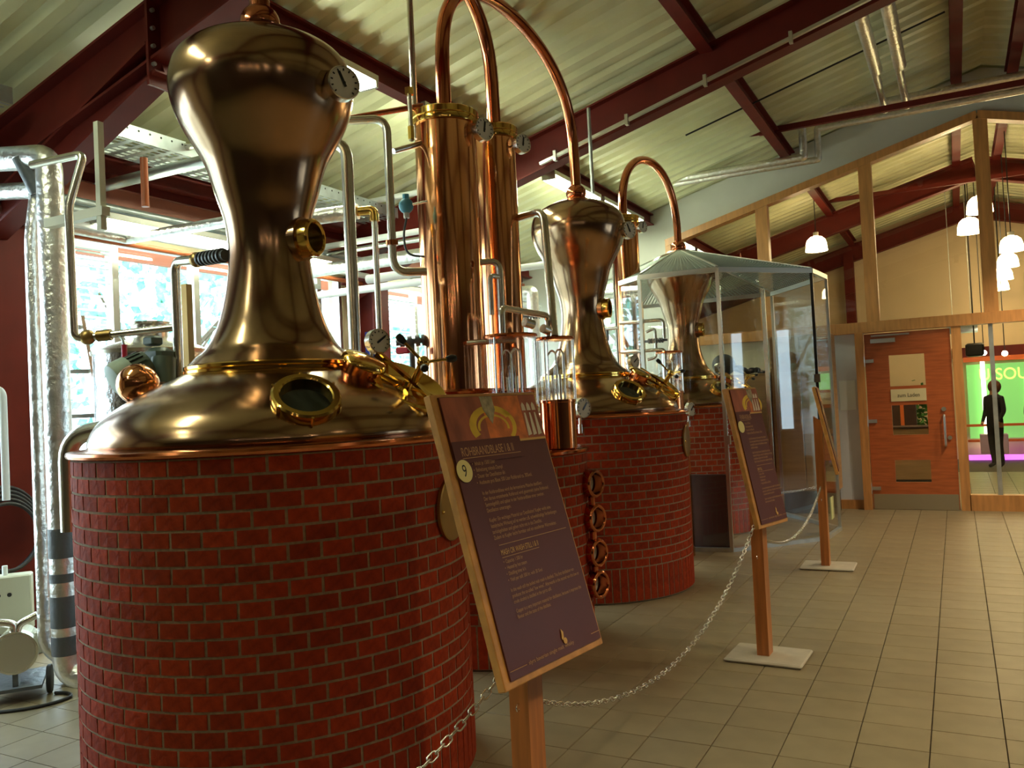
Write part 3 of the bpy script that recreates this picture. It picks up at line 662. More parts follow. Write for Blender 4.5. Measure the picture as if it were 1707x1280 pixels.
# ------------------------------------------------------------------ spirit safes (glass cylinders with bell jars)
def safe(x, y, z0, r, zg, z1, label, bells=2):
    t = thing('spirit_safe', label, 'spirit safe', (x,y,z0), 'glass spirit safes')
    MB().lathe([(r*.95,z0),(r,z0+.005),(r,zg),(r*1.04,zg+.004),(r*1.04,zg+.018),(r*.9,zg+.022)], (x,y,0), n=48).build('copper_base','copper', t)
    MB().lathe([(r*.97,zg+.02),(r*.97,z1)], (x,y,0), n=48, cap0=False, cap1=False).build('glass_cylinder','glass', t)
    MB().lathe([(r*1.0,z1),(r*1.10,z1+.002),(r*1.12,z1+.012),(r*1.08,z1+.022),(.01,z1+.026)], (x,y,0), n=48).build('lid','rim', t)
    for k in range(3):
        a = radians(-100+120*k); MB().cyl((x+cos(a)*r*1.02,y+sin(a)*r*1.02,zg),(x+cos(a)*r*1.02,y+sin(a)*r*1.02,z1+.01),.006,n=8).build('rod','chrome', t)
    h = z1-zg
    for k in range(bells):
        a = radians(-60+180*k+25); bx, by = (x+cos(a)*r*.40,y+sin(a)*r*.40) if bells > 1 else (x,y)
        MB().lathe([(r*.34,zg+.03),(r*.34,zg+h*.50),(r*.30,zg+h*.60),(r*.16,zg+h*.70),(r*.06,zg+h*.74),(r*.05,zg+h*.82)], (bx,by,0), n=28, cap0=False, cap1=False).build('bell_jar','glass', t)
        MB().cyl((bx,by,zg+.02),(bx,by,zg+h*.45),.010,n=10).build('hydrometer_tube','chrome', t)
        MB().tube([(bx+.03,by,zg+.02),(bx+.03,by,zg+h*.80),(bx,by,zg+h*.86),(bx-.03,by,zg+h*.78)],.007,.03,n=10).build('spout','chrome', t)
    return t
s1 = (-2.358,4.466,1.890); s2_ = (-2.329,5.038,1.902)
safe(s1[0],s1[1],ptop+.04,.148,1.60,2.02,'larger glass spirit safe just above the top of the large sign')
safe(s2_[0],s2_[1],ptop+.04,.118,1.62,2.03,'smaller glass spirit safe with copper base, right of the larger one')
s3_ = (-2.597,8.408,1.755)
safe(s3_[0],s3_[1],1.36,.125,1.66,2.07,'glass spirit safe behind the star handle of the second still',1)
tag(MB().cyl((s3_[0],s3_[1],0),(s3_[0],s3_[1],1.36),.16,n=32).build('safe_pedestal','copper'), 'copper pedestal under the farthest spirit safe', 'pedestal')
# flow pipes above the safes
t = thing('chrome_manifold', 'bent chrome pipes feeding the two spirit safes', 'pipe', (s1[0],s1[1],2.05))
p0 = (s1[0]-.05,s1[1],2.04)
MB().tube([p0, at(p0,0,0,.17), (s2_[0]-.04,s2_[1],2.20), (s2_[0]-.04,s2_[1],2.06)], .021, .05).build('feed_pipe','chrome', t)
q = V(p0).lerp(V((s2_[0],s2_[1],2.2)),.55); MB().cyl(at(tuple(q),-.03,-.04,.012), at(tuple(q),.0,.02,-.004), .030, n=20).build('union','chrome', t)
MB().cyl(at(tuple(q),.03,.10,-.025), at(tuple(q),.045,.15,-.04), .029, n=20).build('union','chrome', t)
u0 = (-2.597,4.563,2.523); u1 = (-2.491,4.621,2.518); u2 = (-2.492,4.621,2.185)
MB().tube([u0,(u1[0],u1[1],u0[2]),(u1[0],u1[1],u2[2])], .021, .07).build('down_pipe','chrome', t)
v0 = (-2.521,4.548,2.183); v1 = (-2.504,4.558,2.432); MB().tube([v0,(v0[0],v0[1],v1[2]),(u1[0],u1[1],v1[2]-.01)], .016, .05).build('side_loop','chrome', t)
w0 = (-2.576,4.517,2.018); MB().tube([at(w0,-.25,-.05,0), w0, at(w0,.2,.06,.0)], .018, .03).build('cross_pipe','chrome', t)
l0 = (-2.705,5.300,2.944); l1 = (-2.443,5.205,2.893)
t = pipe('steel_pipe','tall pale steel pipe dropping onto the smaller spirit safe','chrome',[at(l0,-.1,.05,0),(l1[0],l1[1],l0[2]),(s2_[0],s2_[1],2.06)],.028,.09,'stainless pipes')
# three copper sight ports on the small plinth
for z, l in ((1.07,'top'),(.84,'upper middle'),(.61,'lower middle'),(.40,'bottom')):
    a = radians(12); c = polar(PB,a,.675,z)
    t = thing('sight_port', l+' round copper sight port on the small brick plinth', 'sight port', c, 'copper sight ports')
    sight(c, (cos(radians(-14)),sin(radians(-14)),0), .092, .10, t, t, 'rim', 'port_ring', 0, 'glass')
    MB().lathe([(.066,.02),(.001,.021)], c, (cos(radians(-14)),sin(radians(-14)),0), n=24, cap0=False, cap1=False).build('port_back','dial', t)
    if z > .45: MB().cyl(at(c,.05,-.02,-.09), at(c,.05,-.02,-.14), .022, n=12).build('connector','rim', t)

# pressure gauges standing by the rims
def rim_gauge(px, label):
    t = thing('pressure_gauge', label, 'gauge', px, 'rim pressure gauges')
    gauge(px, (.93,-.36,.02), .082, t, [at(px,-.04,.02,0), at(px,-.04,.02,-.16)], ang=40); MB().cyl(at(px,-.04,.02,-.20), at(px,-.04,.02,-.13), .02, n=12).build('cock','chrome', t); MB().tube([at(px,-.04,.02,-.18), at(px,-.12,.16,-.18)], .010, 0, n=10).build('stub_pipe','chrome', t)
rim_gauge((-2.613,6.126,1.568), 'chrome pressure gauge at the left rim of the second plinth')
rim_gauge((-2.698,9.463,1.471), 'chrome pressure gauge at the left rim of the cased plinth')

# ------------------------------------------------------------------ signs
def sign(c, yaw, tilt, Wd, Hh, post, label, lv, base=True, bd=(.46,.36), pz1=None):
    t = thing('info_sign', label, 'sign', (post[0],post[1],0), 'info signs on wooden posts')
    w = V((-sin(yaw),cos(yaw),0)); nr = V((cos(yaw),sin(yaw),0)); dn = -V((0,0,1))*cos(tilt)+nr*sin(tilt); up = -dn; n = w.cross(up).normalized()
    C = V(c); Rm = Matrix((w,up,n)).transposed()
    bo = MB().bevbox(C-n*.016, (Wd,Hh,.030), .003, Rm).build('board','edgewood', t)
    A = C-w*Wd/2+up*Hh/2                                  # top left of the face
    def loc(x, y, l=0): return A+w*x-up*y+n*l             # x right, y down
    pw, ph = Wd-.045, Hh-.035
    pr = MB().box(loc(Wd/2+.006,.012+ph/2,.003), (pw,ph,.006), Rm).build('print_panel','signprint', t)
    def quad(nm, mt, pts, l=.0072): return MB().prism([(0,0)]*0+pts, loc(0,0,l), w, -up, -.0006).build(nm, mt, pr)
    x0, x1 = .030, Wd-.018
    # photograph along the top, built from flat print shapes
    hp = .155*Hh/.91
    quad('photo','photo',[(x0,.014),(x0,.014+hp),(x1-.11,.014+hp),(x1-.11,.014)])
    quad('photo','photo2',[(x0+.20,.014),(x0+.20,.014+hp),(x1-.09,.014+hp),(x1-.09,.014)],.0075)
    quad('photo','photo',[(x1-.10,.014),(x1-.10,.014+hp),(x1,.014+hp),(x1,.014)],.0078)
    def arcs(cx, cy, rx, ry, a0, a1, wd, mt, l):
        k = 14; P = []
        for i in range(k+1): a = radians(a0+(a1-a0)*i/k); P.append((cx+rx*cos(a), cy+ry*sin(a)))
        for i in range(k,-1,-1): a = radians(a0+(a1-a0)*i/k); P.append((cx+(rx-wd)*cos(a), cy+(ry-wd*.6)*sin(a)))
        m = MB(); o = loc(0,0,l); n2 = len(P)//2
        m.add([o+w*x-up*y for x, y in P], [(i,i+1,2*n2-2-i,2*n2-1-i) for i in range(n2-1)]); return m.build('photo', mt, pr)
    arcs(x0+.235,.014+hp*.66,.125,hp*.46,150,330-0,.035,'photo3',.0082); arcs(x0+.235,.014+hp*.70,.085,hp*.30,170,370,.012,'photo3',.0083)
    arcs(x0+.235,.014+hp*.66,.125,hp*.46,-50,40,.022,'photo3',.0082)
    quad('photo','photo4',[(x0+.195,.014),(x0+.20,.014+hp*.30),(x0+.232,.014+hp*.62),(x0+.262,.014+hp*.30),(x0+.262,.014)],.0086)
    for k in range(3):
        bx = x1-.085+.030*k; quad('photo','photo5',[(bx-.009,.05),(bx-.011,.07),(bx+.011,.07),(bx+.009,.05),(bx,.040)],.0084); quad('photo','photo5',[(bx-.004,.078),(bx-.012,.014+hp-.008),(bx+.010,.014+hp-.012),(bx+.004,.078)],.0084)
    quad('title_bar','signprint',[(x0,.014+hp*.93),(x0,.075+hp),(x1-.155,.075+hp),(x1-.155,.014+hp*.93)],.0088)
    quad('gold_rule','inkgold',[(x1-.155,.014+hp),(x1-.155,.022+hp),(x1,.022+hp),(x1,.014+hp)],.009)
    kx = Wd/.56
    T = lambda s, x, y, sz, mt='ink', sx=.74, nm='lettering', al='LEFT': text(s, sz, loc(x,y), w, up, nm, mt, pr, sx*kx, .0096, al)
    tw = {1:'ROHBRANDBLASE I & II',2:'FEINBRANDBLASE',3:'FEINBRAND'}[lv]
    T(tw, x0+.035, .052+hp, .040, 'ink', .66); quad('title_rule','ink',[(x0+.035,.058+hp),(x0+.035,.060+hp),(x1-.17,.060+hp),(x1-.17,.058+hp)],.0094)
    o = loc(x0+.028,.098+hp,.0092); MB().lathe([(.036,0),(.036,.0015)], o, n, n=36).build('number_disc','yellow', pr)
    if lv == 1: text('9', .055, loc(x0+.028,.116+hp,.0015), w, up, 'lettering', 'black', pr, .8, .0095, 'CENTER')
    y = .085+hp
    for s in ('Inhalt je 1500 Liter','Beheizung mittels Dampf','Dauer der Destillation 6h','Ausbeute pro Blase 500 Liter Rohbrand ca. 30%vol.'):
        T('•  '+s, x0+.072, y, .0185); y += .0205
    y += .014
    for s in ('In der Rohbrandblase wird die fermentierte Maische destilliert.','Der daraus entstehende Rohbrand wird gesammelt (siehe Rohbrand','Sammelgefäß) und später in der Feinbrandblase einer zweiten','Destillation unterzogen.','','Kupfer: Ein wichtiges Material zur Destillation! Kupfer wirkt eine','katalytische Wirkung auf es werden z.B. schwefelhaltige Verbindungen','zurückgehalten und gehen nicht mit in das Destillat.','Zudem ist Kupfer leicht formbar und ein exzellenter Wärmeleiter.'):
        if s: T(s, x0+.085, y, .0175)
        y += .0187 if s else .012
    quad('middle_rule','ink',[(x0+.10,y),(x0+.10,y+.002),(x1-.03,y+.002),(x1-.03,y)],.0094); y += .033
    T('MASH OR WASH STILL I & II' if lv == 1 else 'SPIRIT STILL', x0+.10, y, .025, 'inkgold', .66); quad('title_rule','ink',[(x0+.10,y+.006),(x0+.10,y+.008),(x0+.30,y+.008),(x0+.30,y+.006)],.0094); y += .026
    for s in ('Capacity: 1.500 ltr','Heated by hot steam','Distilling time: 6 h','Yield per still: 500 ltr. with 30 %vol'): T('•  '+s, x0+.10, y, .0165); y += .0190
    y += .012
    for s in ('In the wash still the boiled malt mash is distilled. This first distillation run','produces the so-called "low wines". Afterwards in the second run this low or','crude alcohol is distilled in the spirits still.','','Copper is a very important material for distillation, because it improves the','flavour and the taste of the distillate.'):
        if s: T(s, x0+.10, y, .0165)
        y += .0180 if s else .010
    # flame emblem and foot line
    ex, ey = Wd/2+.05, Hh-.105
    quad('emblem','inkgold',[(ex-.004,ey),(ex+.006,ey+.012),(ex+.002,ey+.028),(ex-.006,ey+.036),(ex-.011,ey+.030),(ex-.006,ey+.018)],.0094)
    MB().lathe([(.010,0),(.010,.001)], loc(ex+.006,ey+.040,.0090), n, n=20).build('emblem','inkgold', pr)
    T('slyrs bavarian single malt whisky', x0+.095, Hh-.045, .017, 'ink', 1.15)
    quad('foot_rule','ink',[(x0-.0,Hh-.050),(x0,Hh-.048),(x0+.085,Hh-.048),(x0+.085,Hh-.050)],.0094); quad('foot_rule','ink',[(x1-.055,Hh-.050),(x1-.055,Hh-.048),(x1,Hh-.048),(x1,Hh-.050)],.0094)
    # post and plate
    px_, py_ = post; ztop = pz1 if pz1 else c[2]+.12
    Rz = Matrix.Rotation(yaw*.15,3,'Z')
    m = MB(); hw, hd = .052, .036
    f0 = [(-hd,-hw),(hd,-hw),(hd,hw),(-hd,hw)]; vs = [Rz @ V((a,b,.02))+V((px_,py_,0)) for a, b in f0]
    # top is cut along the sloping back of the board
    def zc(pt): k = C-n*.031; return k.z+(-(V((pt.x,pt.y,0))-V((k.x,k.y,0))).dot(V((n.x,n.y,0))))/n.z if abs(n.z) > 1e-3 else ztop
    tp = []
    for v in vs: tp.append(V((v.x,v.y,min(ztop, zc(v)))))
    m.add(vs+tp, [(3,2,1,0),(4,5,6,7)]+[(i,(i+1)%4,4+(i+1)%4,4+i) for i in range(4)]); m.build('post','signwood', t)
    MB().bevbox((px_+.02,py_,.012), (bd[0],bd[1],.022), .008, Rz).build('base_plate','plate', t)
    MB().bevbox((px_+.02,py_,.003), (bd[0]-.02,bd[1]-.02,.006), .002, Rz).build('rubber_mat','rubber', t)
    for z, s in ((.62,-1),(.62,1)):
        e = V((px_,py_,z))+Rz @ V((0,s*(hw+.006),0)); MB().torus(e, (1,0,0), .012,.003, n=14, m=6).build('eyelet','chrome', t)
    return t
SG = [(-1.28,2.44,1.225),(-1.105,5.28,1.235),(-1.06,8.13,1.26)]
PS = [(-1.335,2.52),(-1.125,5.28),(-1.14,8.13)]
sign(SG[0], -.15,.27,.56,.91, PS[0], 'large dark red info sign titled ROHBRANDBLASE with number nine, in front', 1)
sign(SG[1], -.27,.20,.38,.86, PS[1], 'second red info sign on a wooden post, in front of the glass case', 2)
sign(SG[2], .10,.20,.50,.80, PS[2], 'third info sign seen edge-on, farthest from the camera', 3)
def chain(a, b, low, label, ll=.034, r=.0028):
    a, b = V(a), V(b); t = thing('barrier_chain', label, 'chain', tuple(a), 'steel barrier chains'); pts = []; N = 400
    sag = lambda u: -4*low*u*(1-u)
    P = [a.lerp(b,i/N)+V((0,0,sag(i/N))) for i in range(N+1)]
    st = ll*.80; acc = 0; nodes = [P[0]]
    for i in range(N):
        d = (P[i+1]-P[i]).length; acc += d
        if acc >= st: nodes.append(P[i+1]); acc = 0
    mesh = None
    m = MB(); hw = ll*.27; hl = ll*.5-hw; pa = []
    for k in range(7): q = -pi/2+pi*k/6; pa.append((hl+hw*cos(q),hw*sin(q),0))
    for k in range(7): q = pi/2+pi*k/6; pa.append((-hl+hw*cos(q),hw*sin(q),0))
    n = 6; vs = []; fs = []; L = len(pa)
    for i in range(L):
        p = V(pa[i]); tt = (V(pa[(i+1)%L])-V(pa[i-1])).normalized(); e = V((0,0,1)); g = tt.cross(e)
        for k in range(n): vs.append(p+(e*cos(2*pi*k/n)+g*sin(2*pi*k/n))*r)
    for i in range(L):
        for k in range(n): j = (i+1)%L; kk = (k+1)%n; fs.append((i*n+k,j*n+k,j*n+kk,i*n+kk))
    me = bpy.data.meshes.new('link'); me.from_pydata([tuple(v) for v in vs], [], fs); me.materials.append(M['chrome']); me.polygons.foreach_set('use_smooth',[True]*len(me.polygons))
    for i in range(len(nodes)-1):
        p = (nodes[i]+nodes[i+1])/2; d = (nodes[i+1]-nodes[i]).normalized(); s = d.cross(V((0,0,1))).normalized(); u = s.cross(d); tw = radians(40+90*(i%2)); s2 = s*cos(tw)+u*sin(tw); u2 = d.cross(s2)
        o = bpy.data.objects.new('link', me); COL.objects.link(o); o.parent = t; mt = Matrix((d,s2,u2)).transposed().to_4x4(); mt.translation = p-a; o.matrix_local = mt
def eye(i, s): c = PS[i]; return (c[0]-.0,c[1]+s*.06,.62)
e12 = (-1.262,2.777,0.691)
chain((PS[0][0]+.02,PS[0][1]+.07,.60), (PS[1][0],PS[1][1]-.07,.84), .33, 'steel chain sagging between the large sign and the second sign', .034)
chain((PS[1][0]+.0,PS[1][1]+.07,.72), (PS[2][0],PS[2][1]-.07,.74), .20, 'steel chain sagging between the second and third signs', .034)
ce = (-1.320,1.945,0.624); cs = (-1.355,2.393,0.746)
chain(cs, at(ce,-.25,-.55,-.22), .05, 'steel chain running from the large sign to the bottom edge', .040, .0032)
chain((PS[2][0]-.02,PS[2][1]+.07,.74), (-2.06,9.1,.62), .06, 'short steel chain from the third sign towards the glass case', .034)

# ------------------------------------------------------------------ glass case around the farthest still
P1, P2, P3 = (-2.13,8.70), (-1.33,9.60), (-1.27,10.30)
cc = thing('glass_case', 'tall glass case with pyramid mesh roof around the farthest still', 'glass case', (-2.5,10.2,0))
P4, P0, P5, P6 = (-2.1,11.45), (-2.95,8.62), (-3.9,11.45), (-4.1,9.6)
ring = [P0,P1,P2,P3,P4,P5,P6]; ZC = 2.93
def post(p, m='alu', w=.035): MB().box((p[0],p[1],ZC/2), (w,w,ZC)).build('corner_post', m, cc)
for p in (P1,P3,P4,P0,P5,P6): post(p)
MB().box((P2[0],P2[1],ZC/2), (.03,.03,ZC)).build('corner_post','black', cc)
for i in range(len(ring)):
    a, b = ring[i], ring[(i+1)%len(ring)]
    MB().bar((a[0],a[1],ZC-.01),(b[0],b[1],ZC-.01),.04,.05).build('top_rail','alu', cc)
    MB().bar((a[0],a[1],.02),(b[0],b[1],.02),.05,.04).build('bottom_rail','galv', cc)
    d = (V((b[0],b[1],0))-V((a[0],a[1],0))).normalized()*.03
    MB().bar((a[0]+d.x,a[1]+d.y,ZC/2+.01),(b[0]-d.x,b[1]-d.y,ZC/2+.01),.008,ZC-.10).build('glass_panel','caseglass', cc)
apx = (SX[2][0],SX[2][1])
for i in range(len(ring)):
    a, b = ring[i], ring[(i+1)%len(ring)]; m = MB()
    A, B = V((a[0],a[1],ZC+.02)), V((b[0],b[1],ZC+.02)); Tp = V((apx[0],apx[1],3.44)); ta = Tp+(A-Tp)*.10; tb_ = Tp+(B-Tp)*.10; ta.z = tb_.z = 3.42
    n = max(8, int((B-A).length/.05))
    for k in range(n+1): m.bar(A.lerp(B,k/n), ta.lerp(tb_,k/n), .012,.004)
    for k in range(40): u = k/40; m.bar(A.lerp(ta,u), B.lerp(tb_,u), .012,.004)
    m.build('roof_mesh','mesh', cc)
    MB().bar(tuple(A),tuple(ta),.025,.02).build('roof_rib','alu', cc)
MB().torus((apx[0],apx[1],3.43),(0,0,1),.14,.015,n=32,m=8).build('roof_collar','alu', cc)
q = V((P1[0],P1[1],1.15)); MB().box(q+V((.02,0,0)), (.05,.05,.09)).build('clamp','alu', cc)
q = V((P2[0],P2[1],1.75)); MB().box(q, (.06,.05,.09)).build('clamp','trunk', cc)
MB().box((P3[0]-.03,P3[1]-.32,.30), (.012,.20,.24)).build('sticker', mat('yellow_sticker',(.62,.62,.28),.6), cc)
ipx = (-2.045,10.350,2.797)
tag(MB().box((ipx[0],10.6,1.45),(.045,.045,2.9)).build('steel_post','chrome'), 'slim bright steel post inside the glass case', 'post')
pa = V((-2.565,8.666,0.000)); 
tag(MB().bevbox((-2.42,8.78,.40), (.52,.06,.78), .006).build('plinth_screen','dark'), 'low dark brown panel between the second plinth and the glass case', 'panel')
# things seen through the case
cb = thing('tall_cupboard', 'tall veneered cupboard behind the glass case', 'cupboard', (-1.80,11.75,0))
MB().bevbox((-1.80,11.75,1.33), (.78,.42,2.05), .01).build('body','cupboard', cb); MB().box((-1.80,11.76,.16), (.72,.38,.30)).build('base','black', cb)
for x in (-1.99,-1.61): MB().bevbox((x,11.53,1.33), (.37,.02,2.0), .004).build('door','cupboard', cb)
lc = thing('low_cabinet', 'low wooden cabinet behind the cased still', 'cabinet', (-2.62,11.72,0)); MB().bevbox((-2.62,11.72,.95), (.8,.5,1.86), .01).build('body','cupboard', lc)
MB().bevbox((-2.62,11.46,.95), (.76,.02,1.8), .004).build('door','cupboard', lc)
jk = MB().sph((-2.83,11.66,2.03), .16, n=22, m=12, sc=.95); tag(jk.build('upholstered_ball','jacket'), 'slate blue rounded cushion on top of the low cabinet', 'cushion')
m = MB(); 
for k in range(7): m.sph((-2.62+.06*k,11.60+.02*sin(k*2),1.90+.02*cos(k*1.7)+.045-.008*k), .07-.004*k, n=12, m=8, sc=.7)
tag(m.build('black_jacket','cloth'), 'crumpled black jacket on top of the low cabinet', 'jacket')

# ------------------------------------------------------------------ room beyond: shop display, people
df = thing('display_wall', 'brightly lit green shop display seen through the glazed screen', 'display', (1.6,20.1,0))
MB().box((2.0,20.2,1.22), (3.6,.05,1.55)).build('green_board','green', df)
MB().box((1.9,20.12,2.10), (3.5,.10,.10)).build('top_frame','orangelit', df); MB().box((1.9,20.14,2.25), (3.9,.1,.22)).build('shadow_gap','steel_red', df)
MB().box((.50,20.10,1.15), (.08,.05,1.9)).build('light_strip','white', df)
text('U SOUL', .34, (.42,20.165,1.66), (1,0,0), (0,0,1), 'lettering','yel', df, .9)
MB().box((1.75,20.1,.72), (3.3,.08,.05)).build('rail','orangelit', df); MB().box((1.9,20.08,.40), (3.5,.10,.05)).build('rail','orangelit', df); MB().box((1.36,20.05,1.2), (.05,.05,1.9)).build('upright','orangelit', df)
MB().box((1.45,20.15,1.35), (.45,.03,.60)).build('poster', mat('pale_green_print',(.3,.6,.3),.6,em=(.45,.75,.40),es=1.0), df)
MB().box((1.1,19.95,.06), (1.9,.10,.10)).build('floor_light','magenta', df)
tag(MB().bevbox((.62,19.85,.35),(.5,.3,.4),.01).build('display_box', mat('pale_pink_paint',(.6,.42,.6),.5)), 'pale pink box on the floor at the feet of the person in black', 'box')
for p, l in (((0.330,17.497,2.215),'black loudspeaker box hung beyond the glazed screen'),):
    tag(MB().bevbox(p, (.30,.22,.24), .03).build('loudspeaker','black'), l, 'loudspeaker')
    tag(MB().cyl(at(p,0,0,.12), (p[0],p[1],roofz(p[0])-.02), .012, n=8).build('speaker_rod','black'), 'thin rod carrying the black loudspeaker', 'rod')
for p, l in (((0.497,18.493,2.180),'left'),((0.843,18.481,2.144),'right')):
    t = thing('shop_spot', 'small glowing shop spot, '+l+' of the pair beyond the screen', 'lamp', p, 'shop spots')
    MB().sph(p, .05, n=14, m=8).build('bulb','bulb', t); MB().cyl(at(p,0,0,.04), (p[0],p[1],roofz(p[0])-.02), .008, n=6).build('cord','black', t)
a = (-1.028,15.200,0.176); b = (-0.397,15.200,0.999)
ct = thing('shop_counter', 'orange wooden counter seen through the lower door pane', 'counter', (a[0],15.2,0)); MB().bevbox(((a[0]+b[0])/2+.05,15.45,.50),(1.0,.5,.84),.01).build('body','cupboard', ct); MB().box(((a[0]+b[0])/2+.05,15.44,.05),(.9,.46,.09)).build('plinth','black', ct); MB().bevbox(((a[0]+b[0])/2+.05,15.44,.935),(1.06,.56,.03),.005).build('worktop','dark', ct)
c = (-0.926,17.000,1.162); sh = thing('display_shelf', 'dark display shelf with an orange upright seen through the middle door pane', 'shelf', (c[0],17.0,0)); MB().box((c[0]+.02,17.1,.75),(.46,.3,1.5)).build('body','dark', sh); MB().box((c[0]+.02,16.93,.75),(.06,.03,1.5)).build('upright','orangelit', sh)
d = (-0.585,17.400,1.081); pl = thing('potted_plant', 'bushy green plant seen through the middle door pane', 'plant', (d[0],17.4,0)); MB().lathe([(.14,0),(.19,.36),(.20,.38),(.17,.38)],(d[0],17.4,0),n=24).build('pot','plate', pl)
rr = random.Random(3); m = MB()
for k in range(260):
    q = V((rr.gauss(0,.15),rr.gauss(0,.13),rr.gauss(0,.24)))+V((d[0],17.4,1.10)); e = V((rr.uniform(-1,1),rr.uniform(-1,1),rr.uniform(-1,1))).normalized()*.055; g = e.cross(V((.3,.8,.5))).normalized()*.028; m.add([q-e,q-g,q+e,q+g],[(0,1,2,3)])
m.cyl((d[0],17.4,.36),(d[0],17.4,1.0),.02,n=8)
m.build('foliage', mat('plant_leaf',(.10,.30,.06),.6,n=9,amt=.5), pl)['kind'] = 'stuff'
vd = thing('ventilation_duct', 'pale round ventilation duct above the loudspeaker', 'duct', (.16,18.6,2.75)); MB().cyl((-.1,18.6,2.75),(.42,18.6,2.75),.16,n=24).build('tube','galv', vd)
for x in (0,.32): MB().cyl((x,18.6,2.9),(x,18.6,roofz(x)-.02),.006,n=6).build('hanger','galv', vd)
def person(x, y, h, face, label, m1='cloth', lean=0.):
    # one skinned body: pelvis first
    k = h/1.7; P = [(0,0,.95),(0,0,1.15),(0,.0,1.38),(0,.01,1.46),(0,.02,1.54),(0,.01,1.62)]; E = [(0,1),(1,2),(2,3),(3,4),(4,5)]; Rr = [(.16,.11),(.135,.10),(.17,.10),(.055,.055),(.085,.10),(.075,.09)]
    def ad(par, p, r): P.append(p); Rr.append(r); E.append((par,len(P)-1)); return len(P)-1
    for s in (-1,1):
        a = ad(2,(s*.19,0,1.38),(.06,.06)); a = ad(a,(s*.235,.01,1.12),(.045,.045)); a = ad(a,(s*.20,-.10,.92),(.032,.032)); ad(a,(s*.17,-.15,.85),(.03,.02))
        l = ad(0,(s*.095,0,.86),(.095,.095)); l = ad(l,(s*.10,-.01,.48),(.06,.062)); l = ad(l,(s*.105,.03,.09),(.042,.045)); ad(l,(s*.11,-.10,.035),(.04,.032))
    me = bpy.data.meshes.new('body'); R = Matrix.Rotation(face,3,'Z'); me.from_pydata([tuple(R @ (V(p)*k)) for p in P], E, []); o = bpy.data.objects.new('body', me); COL.objects.link(o)
    sk = o.modifiers.new('skin','SKIN'); 
    for i, v in enumerate(o.data.skin_vertices[0].data): v.radius = (Rr[i][0]*k,Rr[i][1]*k); v.use_root = (i == 0)
    o.modifiers.new('sub','SUBSURF').levels = 2; o.modifiers['sub'].render_levels = 2
    dg = bpy.context.evaluated_depsgraph_get(); m2 = bpy.data.meshes.new_from_object(o.evaluated_get(dg)); bpy.data.objects.remove(o)
    m2.materials.clear(); m2.materials.append(M[m1]); m2.materials.append(M['skin'])
    for p in m2.polygons:
        z = p.center.z/k; p.use_smooth = True; p.material_index = 1 if (z > 1.45 or (.80 < z < .92 and abs((R.inverted() @ p.center).x) > .14*k)) else 0
    t = thing('person', label, 'person', (x,y,0)); b = bpy.data.objects.new('body', m2); COL.objects.link(b); b.parent = t
    hd = MB().sph((x,y,0), .118*k, n=20, m=12, sc=1.15); hv = [];
    for v in hd.v: q = V(v)-V((x,y,0)); hv.append((x+q.x, y+q.y, q.z+1.60*k)) 
    fwd = R @ V((0,-1,0)); hd.v = [tuple(V(v)-fwd*.035) for v in hv]; hd.build('hair','hair', t)
    return t
pp = (0.597,18.190,0.898)
person(pp[0],18.1,1.62,radians(-50),'person in black clothes with short brown hair standing beyond the glazed screen')
pq = (1.127,18.365,0.873); person(pq[0]+.16,18.3,1.5,radians(30),'person in a slate blue jacket at the right edge of the photo','jacket')
# ------------------------------------------------------------------ left-hand services
V0 = (-4.659,3.107,1.660); r0 = .073; zt = (-4.639,3.137,3.216)[2]
t = thing('foil_duct', 'thick foil-wrapped insulated pipe standing left of the nearest still', 'duct', (V0[0],V0[1],0), 'foil-wrapped pipes')
MB().tube([(V0[0]-1.5,V0[1],zt+.22),(V0[0],V0[1],zt),(V0[0],V0[1],.17),(V0[0]+.45,V0[1]+.25,.15)], r0, .10, n=24).build('insulated_run','foil', t)
for z0, z1 in ((.86,1.03),(.72,.77),(.46,.64),(.30,.41),(1.56,1.60)):
    MB().cyl((V0[0],V0[1],z0),(V0[0],V0[1],z1), r0+.003, n=24).build('tape_band','tape' if z0 < 1.2 else 'foil', t)
MB().cyl((V0[0]+.36,V0[1]+.20,.15),(V0[0]+.60,V0[1]+.33,.15), .11, n=24).build('rubber_boot','rubber', t)
V1 = (-4.884,3.128,1.667); zt1 = (-4.866,3.157,3.122)[2]
t = thing('foil_duct', 'slimmer foil-wrapped pipe just left of the thick one', 'duct', (V1[0],V1[1],0), 'foil-wrapped pipes')
MB().tube([(-4.914,3.081,3.267),(-4.863,3.160,3.057),(V1[0],V1[1],zt1-.35),(V1[0],V1[1],.30),(V1[0]+.15,V1[1]+.12,.16)], .040, .08, n=20).build('insulated_run','foil', t)
MB().tube([(-4.867,3.062,3.239),(-4.818,3.138,3.030)], .045, 0, n=20).build('dark_sleeve','tape', t)
pipe('foil_pipe','foil-wrapped pipe leaving the frame at the left edge','foil',[(V0[0]-1.5,V0[1]+.2,zt+.05),(V0[0]-.25,V0[1]+.2,zt-.11)],.055,0,'foil-wrapped pipes')
w0 = (-5.950,3.850,3.178); pipe('foil_pipe','thin foil pipe crossing the top of the first red column','foil',[(-5.9,2.6,w0[2]),(-5.9,3.9,w0[2])],.045,0,'foil-wrapped pipes')
